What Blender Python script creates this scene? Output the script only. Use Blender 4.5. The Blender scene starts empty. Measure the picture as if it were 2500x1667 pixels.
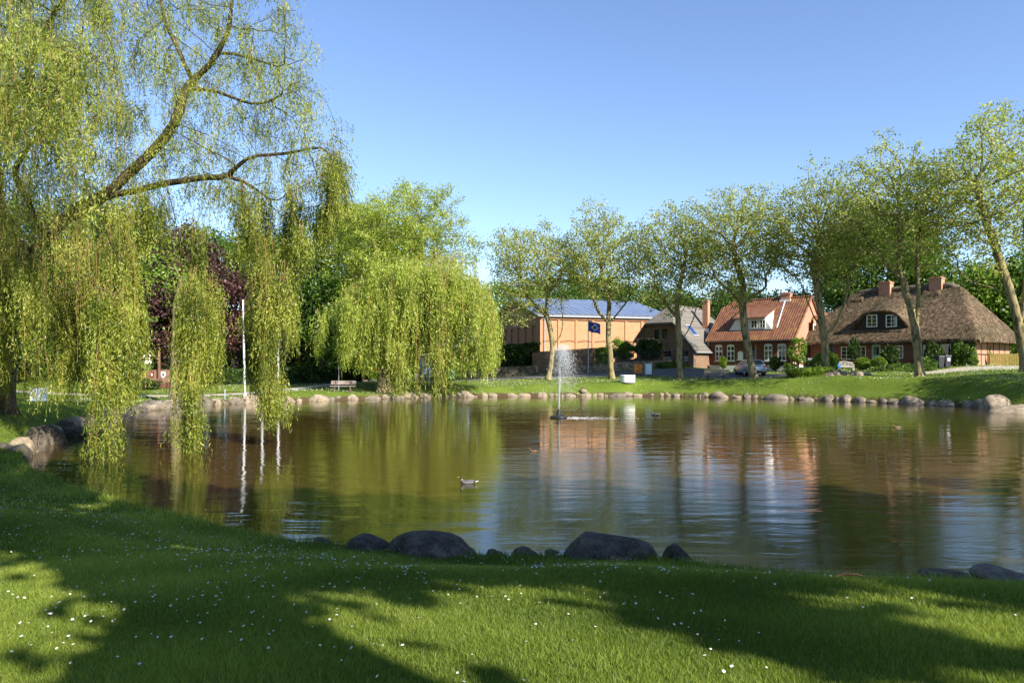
import bpy, math, random
import numpy as np
from mathutils import Vector, Matrix, noise
random.seed(7); RNG = np.random.default_rng(7)
SC = bpy.context.scene; COL = SC.collection
# ------------------------------------------------------------------ camera, sky, sun, exposure
F, CX, HY, EYE = 1700.0, 1250.0, 887.0, 2.8      # focal length / horizon in pixels of a 2500 px wide frame, eye above water
cam = bpy.data.cameras.new('camera'); camo = bpy.data.objects.new('camera', cam); COL.objects.link(camo)
camo.location = (0, 0, EYE); camo.rotation_euler = (math.radians(90), 0, 0)
cam.sensor_width = 36.0; cam.lens = 36.0*F/2500; cam.shift_y = (HY-833.5)/2500
cam.clip_start = 0.05; cam.clip_end = 3000
SC.camera = camo
SUN_EL = math.radians(32); SH = np.array([0.66, -0.75]); SH /= np.linalg.norm(SH)
SUN = Vector((SH[0]*math.cos(SUN_EL), SH[1]*math.cos(SUN_EL), math.sin(SUN_EL)))
world = bpy.data.worlds.new('World'); SC.world = world; world.use_nodes = True
wn = world.node_tree; bg = wn.nodes['Background']
sky = wn.nodes.new('ShaderNodeTexSky'); sky.sky_type = 'NISHITA'; sky.sun_disc = False
sky.sun_elevation = SUN_EL; sky.sun_rotation = math.atan2(SH[0], SH[1])
sky.altitude = 0; sky.air_density = 1.0; sky.dust_density = 0.0; sky.ozone_density = 3.0
hs = wn.nodes.new('ShaderNodeHueSaturation'); hs.inputs['Saturation'].default_value = 1.0; wn.links.new(sky.outputs[0], hs.inputs['Color']); tn = wn.nodes.new('ShaderNodeMix'); tn.data_type = 'RGBA'; tn.blend_type = 'MULTIPLY'; tn.inputs[0].default_value = 1; tn.inputs[7].default_value = (1.0, .985, 1.06, 1); wn.links.new(hs.outputs[0], tn.inputs[6]); wn.links.new(tn.outputs[2], bg.inputs['Color']); bg.inputs['Strength'].default_value = 0.108
sl = bpy.data.lights.new('sun', 'SUN'); slo = bpy.data.objects.new('sun', sl); COL.objects.link(slo)
sl.energy = 5.0; sl.angle = math.radians(0.55); sl.color = (1.0, 0.93, 0.80)
slo.rotation_euler = SUN.to_track_quat('Z', 'Y').to_euler()
SC.view_settings.view_transform = 'Standard'; SC.view_settings.look = 'None'
SC.view_settings.exposure = 1.1; SC.view_settings.gamma = 1.0
SC.render.engine = 'CYCLES'
SC.cycles.max_bounces = 6; SC.cycles.diffuse_bounces = 3; SC.cycles.glossy_bounces = 3
SC.cycles.transparent_max_bounces = 6; SC.cycles.caustics_reflective = False; SC.cycles.caustics_refractive = False

def W(px, py, D): return Vector(((px-CX)/F*D, D, EYE+(HY-py)/F*D))

# ------------------------------------------------------------------ scene helpers
def tag(o, label=None, cat=None, group=None, kind=None):
    if label: o['label'] = label
    if cat: o['category'] = cat
    if group: o['group'] = group
    if kind: o['kind'] = kind
    return o
def thing(name, label, cat, loc=(0, 0, 0), rz=0.0, group=None):
    o = bpy.data.objects.new(name, None); COL.objects.link(o); o.empty_display_size = .3
    o.location = loc; o.rotation_euler = (0, 0, rz)
    return tag(o, label, cat, group)
def link(name, me, parent=None, loc=None, rz=None):
    o = bpy.data.objects.new(name, me); COL.objects.link(o)
    if parent is not None: o.parent = parent
    if loc is not None: o.location = loc
    if rz is not None: o.rotation_euler = (0, 0, rz)
    return o
def npmesh(name, V, FS, mats, var=None, matidx=None, smooth=False):
    """V (n,3); FS list of (m,k) index arrays; var: per-vertex float attribute"""
    me = bpy.data.meshes.new(name)
    V = np.ascontiguousarray(V, dtype=np.float32)
    me.vertices.add(len(V)); me.vertices.foreach_set('co', V.ravel())
    FS = [np.asarray(f, dtype=np.int32) for f in FS if len(f)]
    idx = np.concatenate([f.ravel() for f in FS]); ks = np.concatenate([np.full(len(f), f.shape[1], np.int32) for f in FS])
    st = np.concatenate([[0], np.cumsum(ks)[:-1]]).astype(np.int32)
    me.loops.add(len(idx)); me.loops.foreach_set('vertex_index', idx)
    me.polygons.add(len(ks)); me.polygons.foreach_set('loop_start', st)
    if matidx is not None: me.polygons.foreach_set('material_index', np.asarray(matidx, np.int32))
    if smooth: me.polygons.foreach_set('use_smooth', np.ones(len(ks), bool))
    for m in (mats if isinstance(mats, (list, tuple)) else [mats]): me.materials.append(m)
    if var is not None:
        a = me.attributes.new('var', 'FLOAT', 'POINT'); a.data.foreach_set('value', np.asarray(var, np.float32))
    me.update(calc_edges=True)
    return me
class MB:
    def __init__(s): s.v = []; s.f = []
    def poly(s, pts):
        n = len(s.v); s.v += [tuple(p) for p in pts]; s.f.append(tuple(range(n, n+len(pts)))); return s
    def hexa(s, p):                                  # 8 corners: 4 bottom ccw, 4 top ccw
        n = len(s.v); s.v += [tuple(q) for q in p]
        for f in ((3, 2, 1, 0), (4, 5, 6, 7), (0, 1, 5, 4), (1, 2, 6, 5), (2, 3, 7, 6), (3, 0, 4, 7)): s.f.append(tuple(n+i for i in f))
        return s
    def box(s, x0, x1, y0, y1, z0, z1, tp=0.0):
        return s.hexa([(x0, y0, z0), (x1, y0, z0), (x1, y1, z0), (x0, y1, z0), (x0+tp, y0+tp, z1), (x1-tp, y0+tp, z1), (x1-tp, y1-tp, z1), (x0+tp, y1-tp, z1)])
    def slab(s, pts, t):                              # polygon thickened downwards by t
        n = len(pts); a = len(s.v); s.v += [tuple(p) for p in pts]+[(p[0], p[1], p[2]-t) for p in pts]
        s.f.append(tuple(range(a, a+n))); s.f.append(tuple(range(a+2*n-1, a+n-1, -1)))
        for i in range(n): j = (i+1) % n; s.f.append((a+i, a+n+i, a+n+j, a+j))
        return s
    def tube(s, path, r, k=8, caps=True):
        P = np.array([tuple(p) for p in path], float); R = np.broadcast_to(np.asarray(r, float), (len(P),))
        V, Q = tube_np(P, R, k); n = len(s.v); s.v += [tuple(v) for v in V]; s.f += [tuple(int(i)+n for i in q) for q in Q]
        if caps: s.f.append(tuple(n+i for i in range(k-1, -1, -1))); s.f.append(tuple(n+len(V)-k+i for i in range(k)))
        return s
    def ball(s, c, r, seg=12, rings=8, sq=(1, 1, 1)):
        n = len(s.v)
        for i in range(1, rings):
            a = math.pi*i/rings
            for j in range(seg):
                b = 2*math.pi*j/seg; s.v.append((c[0]+r*sq[0]*math.sin(a)*math.cos(b), c[1]+r*sq[1]*math.sin(a)*math.sin(b), c[2]+r*sq[2]*math.cos(a)))
        t = len(s.v); s.v += [(c[0], c[1], c[2]+r*sq[2]), (c[0], c[1], c[2]-r*sq[2])]
        for i in range(rings-2):
            for j in range(seg): k = (j+1) % seg; s.f.append((n+i*seg+j, n+(i+1)*seg+j, n+(i+1)*seg+k, n+i*seg+k))
        for j in range(seg):
            k = (j+1) % seg; s.f.append((t, n+j, n+k)); s.f.append((t+1, n+(rings-2)*seg+k, n+(rings-2)*seg+j))
        return s
    def mesh(s, name, mat, smooth=False, bevel=0):
        me = bpy.data.meshes.new(name); me.from_pydata(s.v, [], s.f)
        for m in (mat if isinstance(mat, (list, tuple)) else [mat]): me.materials.append(m)
        if smooth: me.polygons.foreach_set('use_smooth', [True]*len(me.polygons))
        me.update(); return me
    def build(s, name, mat, parent=None, loc=None, rz=None, smooth=False, bevel=0.0):
        o = link(name, s.mesh(name, mat, smooth), parent, loc, rz)
        if bevel: b = o.modifiers.new('bevel', 'BEVEL'); b.width = bevel; b.segments = 2; b.limit_method = 'ANGLE'; b.angle_limit = math.radians(35)
        return o
def tube_np(P, R, k):
    n = len(P); T = np.gradient(P, axis=0); T /= np.linalg.norm(T, axis=1)[:, None]+1e-9
    up = np.array([0.0, 0.0, 1.0]) if abs(T[0][2]) < .9 else np.array([1.0, 0, 0])
    A = np.zeros((n, 3)); a = np.cross(T[0], up); a /= np.linalg.norm(a)
    for i in range(n):
        a = a-T[i]*a.dot(T[i]); a /= np.linalg.norm(a)+1e-9; A[i] = a
    B = np.cross(T, A); th = np.arange(k)*2*math.pi/k
    V = P[:, None]+R[:, None, None]*(A[:, None]*np.cos(th)[None, :, None]+B[:, None]*np.sin(th)[None, :, None])
    i = np.arange(n-1)[:, None]*k; j = np.arange(k)[None]; j2 = (j+1) % k
    Q = np.stack([i+j, i+j2, i+k+j2, i+k+j], -1).reshape(-1, 4)
    return V.reshape(-1, 3), Q

# ------------------------------------------------------------------ materials
def nodes(name):
    m = bpy.data.materials.new(name); m.use_nodes = True; t = m.node_tree; b = t.nodes['Principled BSDF']; return m, t, b
def N(t, typ, **kw):
    n = t.nodes.new(typ)
    for k, v in kw.items():
        if k in ('i',): 
            for kk, vv in v.items(): n.inputs[kk].default_value = vv
        else: setattr(n, k, v)
    return n
def ramp(t, fac, stops):
    r = t.nodes.new('ShaderNodeValToRGB'); t.links.new(fac, r.inputs[0]); e = r.color_ramp.elements
    while len(e) < len(stops): e.new(0.5)
    for q, (p, c) in zip(e, stops): q.position = p; q.color = (*c, 1)
    return r.outputs[0]
def coords(t, scale=(1, 1, 1), kind='Object'):
    c = t.nodes.new('ShaderNodeTexCoord'); mp = t.nodes.new('ShaderNodeMapping'); mp.inputs['Scale'].default_value = scale
    t.links.new(c.outputs[kind], mp.inputs[0]); return mp.outputs[0]
def plain(name, col, rough=.6, var=.18, scale=6, metal=0.0, bump=0.0, spec=.5, stretch=(1, 1, 1), coat=0):
    m, t, b = nodes(name); b.inputs['Roughness'].default_value = rough; b.inputs['Metallic'].default_value = metal
    b.inputs['Specular IOR Level'].default_value = spec
    if coat: b.inputs['Coat Weight'].default_value = coat; b.inputs['Coat Roughness'].default_value = .05
    n = N(t, 'ShaderNodeTexNoise', i={'Scale': scale, 'Detail': 5.0}); t.links.new(coords(t, stretch), n.inputs['Vector'])
    lo = tuple(c*(1-var) for c in col); hi = tuple(min(1, c*(1+var)) for c in col)
    t.links.new(ramp(t, n.outputs[0], [(.3, lo), (.7, hi)]), b.inputs['Base Color'])
    if bump:
        bp = N(t, 'ShaderNodeBump', i={'Strength': .6, 'Distance': bump}); t.links.new(n.outputs[0], bp.inputs['Height']); t.links.new(bp.outputs[0], b.inputs['Normal'])
    return m
def leafmat(name, cols, trans=.35, rough=.45, tcol=1.25):
    m, t, b = nodes(name); a = N(t, 'ShaderNodeAttribute', attribute_name='var')
    c = ramp(t, a.outputs['Fac'], [(i/(len(cols)-1), q) for i, q in enumerate(cols)])
    t.links.new(c, b.inputs['Base Color']); b.inputs['Roughness'].default_value = rough; b.inputs['Specular IOR Level'].default_value = .35
    tr = N(t, 'ShaderNodeBsdfTranslucent'); mx = N(t, 'ShaderNodeMixShader', i={0: trans})
    mul = N(t, 'ShaderNodeMix', data_type='RGBA', blend_type='MULTIPLY', i={0: 1.0}); t.links.new(c, mul.inputs[6]); mul.inputs[7].default_value = (tcol, tcol*1.05, tcol*.55, 1)
    t.links.new(mul.outputs[2], tr.inputs[0]); out = t.nodes['Material Output']
    t.links.new(b.outputs[0], mx.inputs[1]); t.links.new(tr.outputs[0], mx.inputs[2]); t.links.new(mx.outputs[0], out.inputs[0])
    return m
def brick(name, c1, c2, mortar, rough=.85, patch=.25, bw=.24, bh=.077, off=0.0):
    m, t, b = nodes(name); b.inputs['Roughness'].default_value = rough; b.inputs['Specular IOR Level'].default_value = .25
    co = N(t, 'ShaderNodeTexCoord'); sp = N(t, 'ShaderNodeSeparateXYZ'); ad = N(t, 'ShaderNodeMath', operation='ADD'); cb = N(t, 'ShaderNodeCombineXYZ')
    t.links.new(co.outputs['Object'], sp.inputs[0]); t.links.new(sp.outputs[0], ad.inputs[0]); t.links.new(sp.outputs[1], ad.inputs[1])
    t.links.new(ad.outputs[0], cb.inputs[0]); t.links.new(sp.outputs[2], cb.inputs[1])
    br = N(t, 'ShaderNodeTexBrick', i={'Color1': (*c1, 1), 'Color2': (*c2, 1), 'Mortar': (*mortar, 1), 'Scale': 1.0, 'Mortar Size': .008, 'Brick Width': bw, 'Row Height': bh, 'Mortar Smooth': .2, 'Bias': -.1})
    t.links.new(cb.outputs[0], br.inputs['Vector'])
    n = N(t, 'ShaderNodeTexNoise', i={'Scale': .9, 'Detail': 7.0, 'Roughness': .65}); t.links.new(co.outputs['Object'], n.inputs['Vector'])
    mx = N(t, 'ShaderNodeMix', data_type='RGBA', blend_type='MULTIPLY', i={0: 1.0}); t.links.new(br.outputs[0], mx.inputs[6])
    t.links.new(ramp(t, n.outputs[0], [(.3, (1-patch,)*3), (.7, (1+patch*.4,)*3)]), mx.inputs[7]); t.links.new(mx.outputs[2], b.inputs['Base Color'])
    bp = N(t, 'ShaderNodeBump', i={'Strength': .5, 'Distance': .012}); bp.invert = True; t.links.new(br.outputs['Fac'], bp.inputs['Height']); t.links.new(bp.outputs[0], b.inputs['Normal'])
    return m
def tiles(name, c1, c2, moss, row=.34, colw=.24, depth=.05, mossamt=.5):
    """roof tiles: courses follow local z, columns follow local x+y"""
    m, t, b = nodes(name); b.inputs['Roughness'].default_value = .7; b.inputs['Specular IOR Level'].default_value = .3
    co = N(t, 'ShaderNodeTexCoord'); sp = N(t, 'ShaderNodeSeparateXYZ'); t.links.new(co.outputs['Object'], sp.inputs[0])
    ad = N(t, 'ShaderNodeMath', operation='ADD'); t.links.new(sp.outputs[0], ad.inputs[0])
    # columns: along x on the long slopes
    def saw(src, period):
        d = N(t, 'ShaderNodeMath', operation='DIVIDE'); t.links.new(src, d.inputs[0]); d.inputs[1].default_value = period
        f = N(t, 'ShaderNodeMath', operation='FRACT'); t.links.new(d.outputs[0], f.inputs[0]); return f.outputs[0], d.outputs[0]
    zr, zd = saw(sp.outputs[2], row*.7); xr, xd = saw(sp.outputs[0], colw)
    sn = N(t, 'ShaderNodeMath', operation='SINE'); ml = N(t, 'ShaderNodeMath', operation='MULTIPLY'); t.links.new(xr, ml.inputs[0]); ml.inputs[1].default_value = 6.283; t.links.new(ml.outputs[0], sn.inputs[0])
    h = N(t, 'ShaderNodeMath', operation='MULTIPLY_ADD'); t.links.new(sn.outputs[0], h.inputs[0]); h.inputs[1].default_value = .35
    inv = N(t, 'ShaderNodeMath', operation='SUBTRACT'); inv.inputs[0].default_value = 1.0; t.links.new(zr, inv.inputs[1]); t.links.new(inv.outputs[0], h.inputs[2])
    bp = N(t, 'ShaderNodeBump', i={'Strength': 1.0, 'Distance': depth}); t.links.new(h.outputs[0], bp.inputs['Height']); t.links.new(bp.outputs[0], b.inputs['Normal'])
    fl1 = N(t, 'ShaderNodeMath', operation='FLOOR'); fl2 = N(t, 'ShaderNodeMath', operation='FLOOR'); t.links.new(zd, fl1.inputs[0]); t.links.new(xd, fl2.inputs[0])
    cb = N(t, 'ShaderNodeCombineXYZ'); t.links.new(fl2.outputs[0], cb.inputs[0]); t.links.new(fl1.outputs[0], cb.inputs[1])
    wn_ = N(t, 'ShaderNodeTexWhiteNoise', noise_dimensions='3D'); t.links.new(cb.outputs[0], wn_.inputs['Vector'])
    c = ramp(t, wn_.outputs[0], [(0, c1), (1, c2)])
    gap = ramp(t, zr, [(0, (.35,)*3), (.16, (1,)*3)])
    mg = N(t, 'ShaderNodeMix', data_type='RGBA', blend_type='MULTIPLY', i={0: 1.0}); t.links.new(c, mg.inputs[6]); t.links.new(gap, mg.inputs[7])
    n = N(t, 'ShaderNodeTexNoise', i={'Scale': 1.1, 'Detail': 9.0, 'Roughness': .75}); t.links.new(co.outputs['Object'], n.inputs['Vector'])
    mx = N(t, 'ShaderNodeMix', data_type='RGBA'); t.links.new(ramp(t, n.outputs[0], [(.5, (0, 0, 0)), (.72, (mossamt,)*3)]), mx.inputs[0]); t.links.new(mg.outputs[2], mx.inputs[6]); mx.inputs[7].default_value = (*moss, 1)
    t.links.new(mx.outputs[2], b.inputs['Base Color'])
    return m
M = {}
def bark(name, c1, c2, sc=3, patchy=False):
    m, t, b = nodes(name); b.inputs['Roughness'].default_value = .85; b.inputs['Specular IOR Level'].default_value = .2
    v = coords(t, (1, 1, .35)); n = N(t, 'ShaderNodeTexNoise', i={'Scale': float(sc), 'Detail': 8.0, 'Roughness': .7}); t.links.new(v, n.inputs['Vector'])
    st = [(.42, c1), (.5, c2)] if patchy else [(.35, c1), (.65, c2)]
    t.links.new(ramp(t, n.outputs[0], st), b.inputs['Base Color'])
    bp = N(t, 'ShaderNodeBump', i={'Strength': .8, 'Distance': .05}); t.links.new(n.outputs[0], bp.inputs['Height']); t.links.new(bp.outputs[0], b.inputs['Normal']); return m
M['willow_bark'] = bark('willow_bark', (.035, .027, .018), (.13, .10, .065), 9)
M['pale_bark'] = bark('pale_bark', (.085, .07, .035), (.27, .22, .11), 4.5, True)
M['dark_bark'] = bark('dark_bark', (.045, .035, .025), (.11, .085, .06), 5)
M['willow_leaf'] = leafmat('willow_leaf', [(.055, .085, .012), (.16, .205, .024), (.30, .34, .045), (.46, .48, .105)], .36)
M['willow_leaf_far'] = leafmat('willow_leaf_far', [(.17, .23, .03), (.31, .38, .055), (.48, .52, .11)], .42)
M['plane_leaf'] = leafmat('plane_leaf', [(.13, .18, .03), (.30, .35, .065), (.52, .53, .17)], .48)
M['green_leaf'] = leafmat('green_leaf', [(.03, .065, .01), (.075, .14, .018), (.15, .24, .03)], .3)
M['lime_leaf'] = leafmat('lime_leaf', [(.07, .12, .015), (.16, .25, .025), (.27, .37, .05)], .4)
M['dark_leaf'] = leafmat('dark_leaf', [(.015, .035, .008), (.04, .075, .014), (.07, .12, .02)], .2)
M['copper_leaf'] = leafmat('copper_leaf', [(.025, .012, .014), (.06, .028, .028), (.12, .055, .045)], .2, tcol=1.4)
M['grass'] = leafmat('grass_blades', [(.085, .13, .017), (.20, .27, .036), (.38, .43, .085)], .42, .5)
def mk_turf():
    m, t, b = nodes('turf'); b.inputs['Roughness'].default_value = .95; b.inputs['Specular IOR Level'].default_value = .1
    v = coords(t); n1 = N(t, 'ShaderNodeTexNoise', i={'Scale': .35, 'Detail': 6.0}); n2 = N(t, 'ShaderNodeTexNoise', i={'Scale': 14.0, 'Detail': 6.0, 'Roughness': .7})
    t.links.new(v, n1.inputs['Vector']); t.links.new(v, n2.inputs['Vector'])
    ad = N(t, 'ShaderNodeMath', operation='ADD'); t.links.new(n1.outputs[0], ad.inputs[0]); t.links.new(n2.outputs[0], ad.inputs[1])
    hf = N(t, 'ShaderNodeMath', operation='MULTIPLY'); t.links.new(ad.outputs[0], hf.inputs[0]); hf.inputs[1].default_value = .5
    g = ramp(t, hf.outputs[0], [(.36, (.065, .10, .013)), (.5, (.115, .165, .022)), (.64, (.175, .23, .036))])
    # bare soil close to the waterline
    a = N(t, 'ShaderNodeAttribute', attribute_name='var'); mx = N(t, 'ShaderNodeMix', data_type='RGBA'); t.links.new(a.outputs['Fac'], mx.inputs[0]); t.links.new(g, mx.inputs[6]); mx.inputs[7].default_value = (.075, .05, .03, 1)
    t.links.new(mx.outputs[2], b.inputs['Base Color'])
    bp = N(t, 'ShaderNodeBump', i={'Strength': .8, 'Distance': .06}); t.links.new(n2.outputs[0], bp.inputs['Height']); t.links.new(bp.outputs[0], b.inputs['Normal'])
    return m
M['turf'] = mk_turf()
def mk_water():
    m, t, b = nodes('pond_water'); b.inputs['Base Color'].default_value = (.056, .040, .0085, 1); b.inputs['Roughness'].default_value = .0
    b.inputs['IOR'].default_value = 1.62; b.inputs['Specular Tint'].default_value = (.80, .90, 1.0, 1)  # bluish specular tint paints a deeper sky blue into the reflections
    v1 = coords(t, (.42, 1.5, 1)); v2 = coords(t, (2.0, 6.0, 1)); v3 = coords(t, (.05, .09, 1))
    a = N(t, 'ShaderNodeTexNoise', i={'Scale': 1.0, 'Detail': 3.0, 'Roughness': .55, 'Distortion': .4}); c = N(t, 'ShaderNodeTexNoise', i={'Scale': 1.0, 'Detail': 5.0, 'Roughness': .7}); d = N(t, 'ShaderNodeTexNoise', i={'Scale': 1.0, 'Detail': 2.0})
    t.links.new(v1, a.inputs['Vector']); t.links.new(v2, c.inputs['Vector']); t.links.new(v3, d.inputs['Vector'])
    # patches of breeze: the fine ripple is stronger in some places
    g = N(t, 'ShaderNodeMapRange', i={'From Min': .42, 'From Max': .58, 'To Min': .12, 'To Max': 1.25}); t.links.new(d.outputs[0], g.inputs[0])
    ml = N(t, 'ShaderNodeMath', operation='MULTIPLY'); t.links.new(c.outputs[0], ml.inputs[0]); t.links.new(g.outputs[0], ml.inputs[1])
    b1 = N(t, 'ShaderNodeBump', i={'Strength': 1.0, 'Distance': .017}); t.links.new(a.outputs[0], b1.inputs['Height'])
    b2 = N(t, 'ShaderNodeBump', i={'Strength': 1.0, 'Distance': .0030}); t.links.new(ml.outputs[0], b2.inputs['Height']); t.links.new(b1.outputs[0], b2.inputs['Normal'])
    t.links.new(b2.outputs[0], b.inputs['Normal']); return m
M['water'] = mk_water()

# ------------------------------------------------------------------ pond outline and terrain
def G0(px, py): D = EYE*F/(py-HY); return ((px-CX)/F*D, D)
shore = [G0(*p) for p in [(60, 1128), (66, 1108), (112, 1082), (150, 1058), (225, 1032), (330, 1005), (410, 996), (496, 990), (598, 984), (700, 981), (790, 978), (927, 974), (1055, 969.5), (1250, 968), (1450, 967), (1600, 966.5), (1700, 969), (1850, 973), (2000, 977.5), (2100, 981.5), (2176, 984.6), (2262, 987.5), (2348, 993), (2423, 998), (2500, 1005)]]
shore += [(33, 36), (37, 30), (38, 23), (33, 17), (24, 12.5), (14.5, 10.2)]
shore += [G0(*p) for p in [(2500, 1445), (2300, 1430), (2100, 1430), (1900, 1412), (1700, 1392), (1560, 1376), (1400, 1370), (1250, 1376), (1130, 1372), (1000, 1358), (850, 1346), (700, 1334), (600, 1312), (450, 1274), (330, 1248), (240, 1218), (170, 1195), (100, 1172), (62, 1150)]]
P = np.array(shore)
for _ in range(2):
    Q = np.roll(P, -1, 0); P = np.stack([.75*P+.25*Q, .25*P+.75*Q], 1).reshape(-1, 2)
POND = P
def sdist(X, Y):
    """signed distance to the pond outline, negative over water"""
    shp = X.shape; x = X.ravel(); y = Y.ravel(); d = np.full(len(x), 1e9); ins = np.zeros(len(x), bool)
    A = POND; B = np.roll(POND, -1, 0)
    for a, b in zip(A, B):
        e = b-a; w0 = x-a[0]; w1 = y-a[1]; tt = np.clip((w0*e[0]+w1*e[1])/(e@e), 0, 1)
        d = np.minimum(d, np.hypot(w0-tt*e[0], w1-tt*e[1]))
        c = ((a[1] > y) != (b[1] > y)); ins ^= c & (x < (b[0]-a[0])*(y-a[1])/((b[1]-a[1]) if b[1] != a[1] else 1e-9)+a[0])
    return np.where(ins, -d, d).reshape(shp)
ctl = [(*W(px, py, D),) for px, py, D in [
    (1338, 927, 66), (1492, 924, 65), (1660, 923, 63), (1832, 924, 59.5), (2017, 916, 56.5), (2245, 917, 52), (2495, 912, 47.5),
    (1810, 918, 63), (1940, 904, 66.7), (1728, 904, 72.7), (2370, 893, 57.6), (1960, 899, 69), (2100, 902, 62), (1693, 900, 70), (1553, 898, 74.4),
    (1320, 905, 90), (1500, 903, 80), (1200, 922, 74), (1060, 930, 76), (835, 956, 56), (600, 966, 50), (679, 961, 50), (520, 962, 56), (650, 934, 68), (398, 947, 62), (300, 955, 58),
    (900, 940, 62), (940, 958, 57), (100, 985, 38), (5, 1010, 27), (-300, 1040, 22), (-400, 960, 45), (2480, 893, 62), (2700, 893, 58), (2700, 930, 44)]]
ctl += [(x, y, z) for x, y, z in [(-5, 4, 1.02), (0, 3.8, 1.0), (5, 4, 1.05), (0, 6, .92), (-5, 6.5, .85), (5, 6, .95), (0, 0, 1.12), (-8, 0, 1.1), (8, 0, 1.2), (-12, 6, .95), (-14, 11, .6), (-20, 12, 1.0), (14, 3, 1.2), (0, -10, 1.3), (20, -8, 1.6), (-20, -8, 1.3), (30, 4, 1.9), (45, 20, 2.2),
    (-24, 20, 1.0), (-40, 60, 1.1), (-30, 90, 1.3), (0, 110, 1.9), (40, 100, 2.5), (60, 60, 2.7), (-80, 120, 1.5), (100, 120, 2.8), (0, 170, 2.2), (-60, 0, 1.5), (70, -10, 2.6), (-250, 300, 2), (250, 300, 3), (0, 400, 3), (-250, -150, 2), (250, -150, 3), (500, 100, 3), (-500, 100, 2)]]
ctl = np.array(ctl)
def _rbf():
    n = len(ctl); d = np.hypot(ctl[:, None, 0]-ctl[None, :, 0], ctl[:, None, 1]-ctl[None, :, 1]); A = -np.sqrt(d*d+4.0)-np.eye(n)*.6
    K = np.zeros((n+1, n+1)); K[:n, :n] = A; K[n, :n] = 1; K[:n, n] = 1; b = np.concatenate([ctl[:, 2], [0]]); return np.linalg.solve(K, b)
RB = _rbf()
def Hraw(X, Y):
    out = np.full(X.shape, RB[-1], float)
    for w, c in zip(RB[:-1], ctl): out -= w*np.sqrt((X-c[0])**2+(Y-c[1])**2+4.0)
    return np.clip(out, .15, 4)
def HT(X, Y, sd=None):
    X = np.asarray(X, float); Y = np.asarray(Y, float)
    if sd is None: sd = sdist(X, Y)
    far = np.clip((Y-13)/12, 0, 1); lip = .10+.20*far; w = 3.2-1.4*far
    t = np.clip(sd/w, 0, 1); t = t*t*(3-2*t); z = lip+(Hraw(X, Y)-lip)*t
    s = np.clip((sd+.32)/.40, 0, 1); return -.7+(z+.7)*(s*s*(3-2*s))
def gz(x, y): return float(HT(np.array([x]), np.array([y]))[0])
def on(px, D, dz=0.0): x = (px-CX)/F*D; return Vector((x, D, gz(x, D)+dz))
def _axis(lo, hi, fine, step, grow, far):
    a = list(np.arange(lo, hi+1e-6, fine)); s = fine
    while a[-1] < far: s *= grow; a.append(a[-1]+s)
    s = fine
    while a[0] > -far: s *= grow; a.insert(0, a[0]-s)
    return np.array(a)
xs = _axis(-42, 52, .36, 0, 1.12, 900); ys = _axis(-8, 82, .34, 0, 1.12, 900)
XX, YY = np.meshgrid(xs, ys); SD = sdist(XX, YY); ZZ = HT(XX, YY, SD)
nx, ny = len(xs), len(ys); ii = (np.arange(ny-1)[:, None]*nx+np.arange(nx-1)[None]).ravel()
soil = np.clip(1-(SD-.05)/.2, 0, 1)*(YY > 14)+np.clip(1-(SD)/.15, 0, 1)*(YY <= 14)
g = link('ground', npmesh('ground', np.stack([XX, YY, ZZ], -1).reshape(-1, 3), [np.stack([ii, ii+1, ii+nx+1, ii+nx], -1)], M['turf'], var=soil.ravel(), smooth=True)); g['kind'] = 'structure'
def mk_pond():
    s = .5; x = np.arange(-36, 46, s); y = np.arange(5, 68, s); X, Y = np.meshgrid(x, y); d = sdist(X, Y); keep = d < .6
    idx = -np.ones(X.shape, int); ok = keep[:-1, :-1] & keep[1:, :-1] & keep[:-1, 1:] & keep[1:, 1:]
    V = np.stack([X, Y, 0*X], -1).reshape(-1, 3); n = X.shape[1]; r, c = np.nonzero(ok); b = r*n+c; Fq = np.stack([b, b+1, b+n+1, b+n], -1)
    u, inv = np.unique(Fq, return_inverse=True)
    return npmesh('water', V[u], [inv.reshape(-1, 4)], M['water'])
link('water', mk_pond())['kind'] = 'structure'
M['asphalt'] = plain('asphalt', (.10, .092, .085), .9, .3, 9, bump=.01)
M['gravel'] = plain('gravel_path', (.40, .35, .28), .95, .22, 18, bump=.01)
def strip(name, pts, widths, mat, dz=.03, step=.5):
    """a road or path laid on the terrain along a centre line"""
    P = np.array(pts, float); seg = np.hypot(*np.diff(P, axis=0).T); s = np.concatenate([[0], np.cumsum(seg)]); n = int(s[-1]/step)+2; u = np.linspace(0, s[-1], n)
    C = np.stack([np.interp(u, s, P[:, 0]), np.interp(u, s, P[:, 1])], -1); w = np.interp(u, s, widths)
    for _ in range(8): C[1:-1] = (C[:-2]+2*C[1:-1]+C[2:])/4
    T = np.gradient(C, axis=0); T /= np.linalg.norm(T, axis=1)[:, None]; Nn = np.stack([-T[:, 1], T[:, 0]], -1); k = 9; a = np.linspace(-.5, .5, k)
    wob = 1+.05*np.sin(u*1.7)+.04*np.sin(u*.73+1)
    XY = C[:, None]+Nn[:, None]*(w*wob)[:, None, None]*a[None, :, None]; Z = HT(XY[..., 0], XY[..., 1])+dz*np.clip(1.4-2.8*np.abs(a), -.4, 1)[None]
    V = np.concatenate([XY, Z[..., None]], -1).reshape(-1, 3); i = (np.arange(n-1)[:, None]*k+np.arange(k-1)[None]).ravel()
    o = link(name, npmesh(name, V, [np.stack([i, i+1, i+k+1, i+k], -1)], mat, smooth=True)); o['kind'] = 'structure'; return o
strip('street', [on(900, 80)[:2], on(1040, 76)[:2], on(1200, 71)[:2], on(1400, 69.5)[:2], on(1600, 67.5)[:2], on(1760, 65)[:2], on(1900, 61.8)[:2], on(1960, 61)[:2]], [5, 4, 4, 3.6, 4, 5.5, 4.5, 2.5], M['asphalt'])
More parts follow.
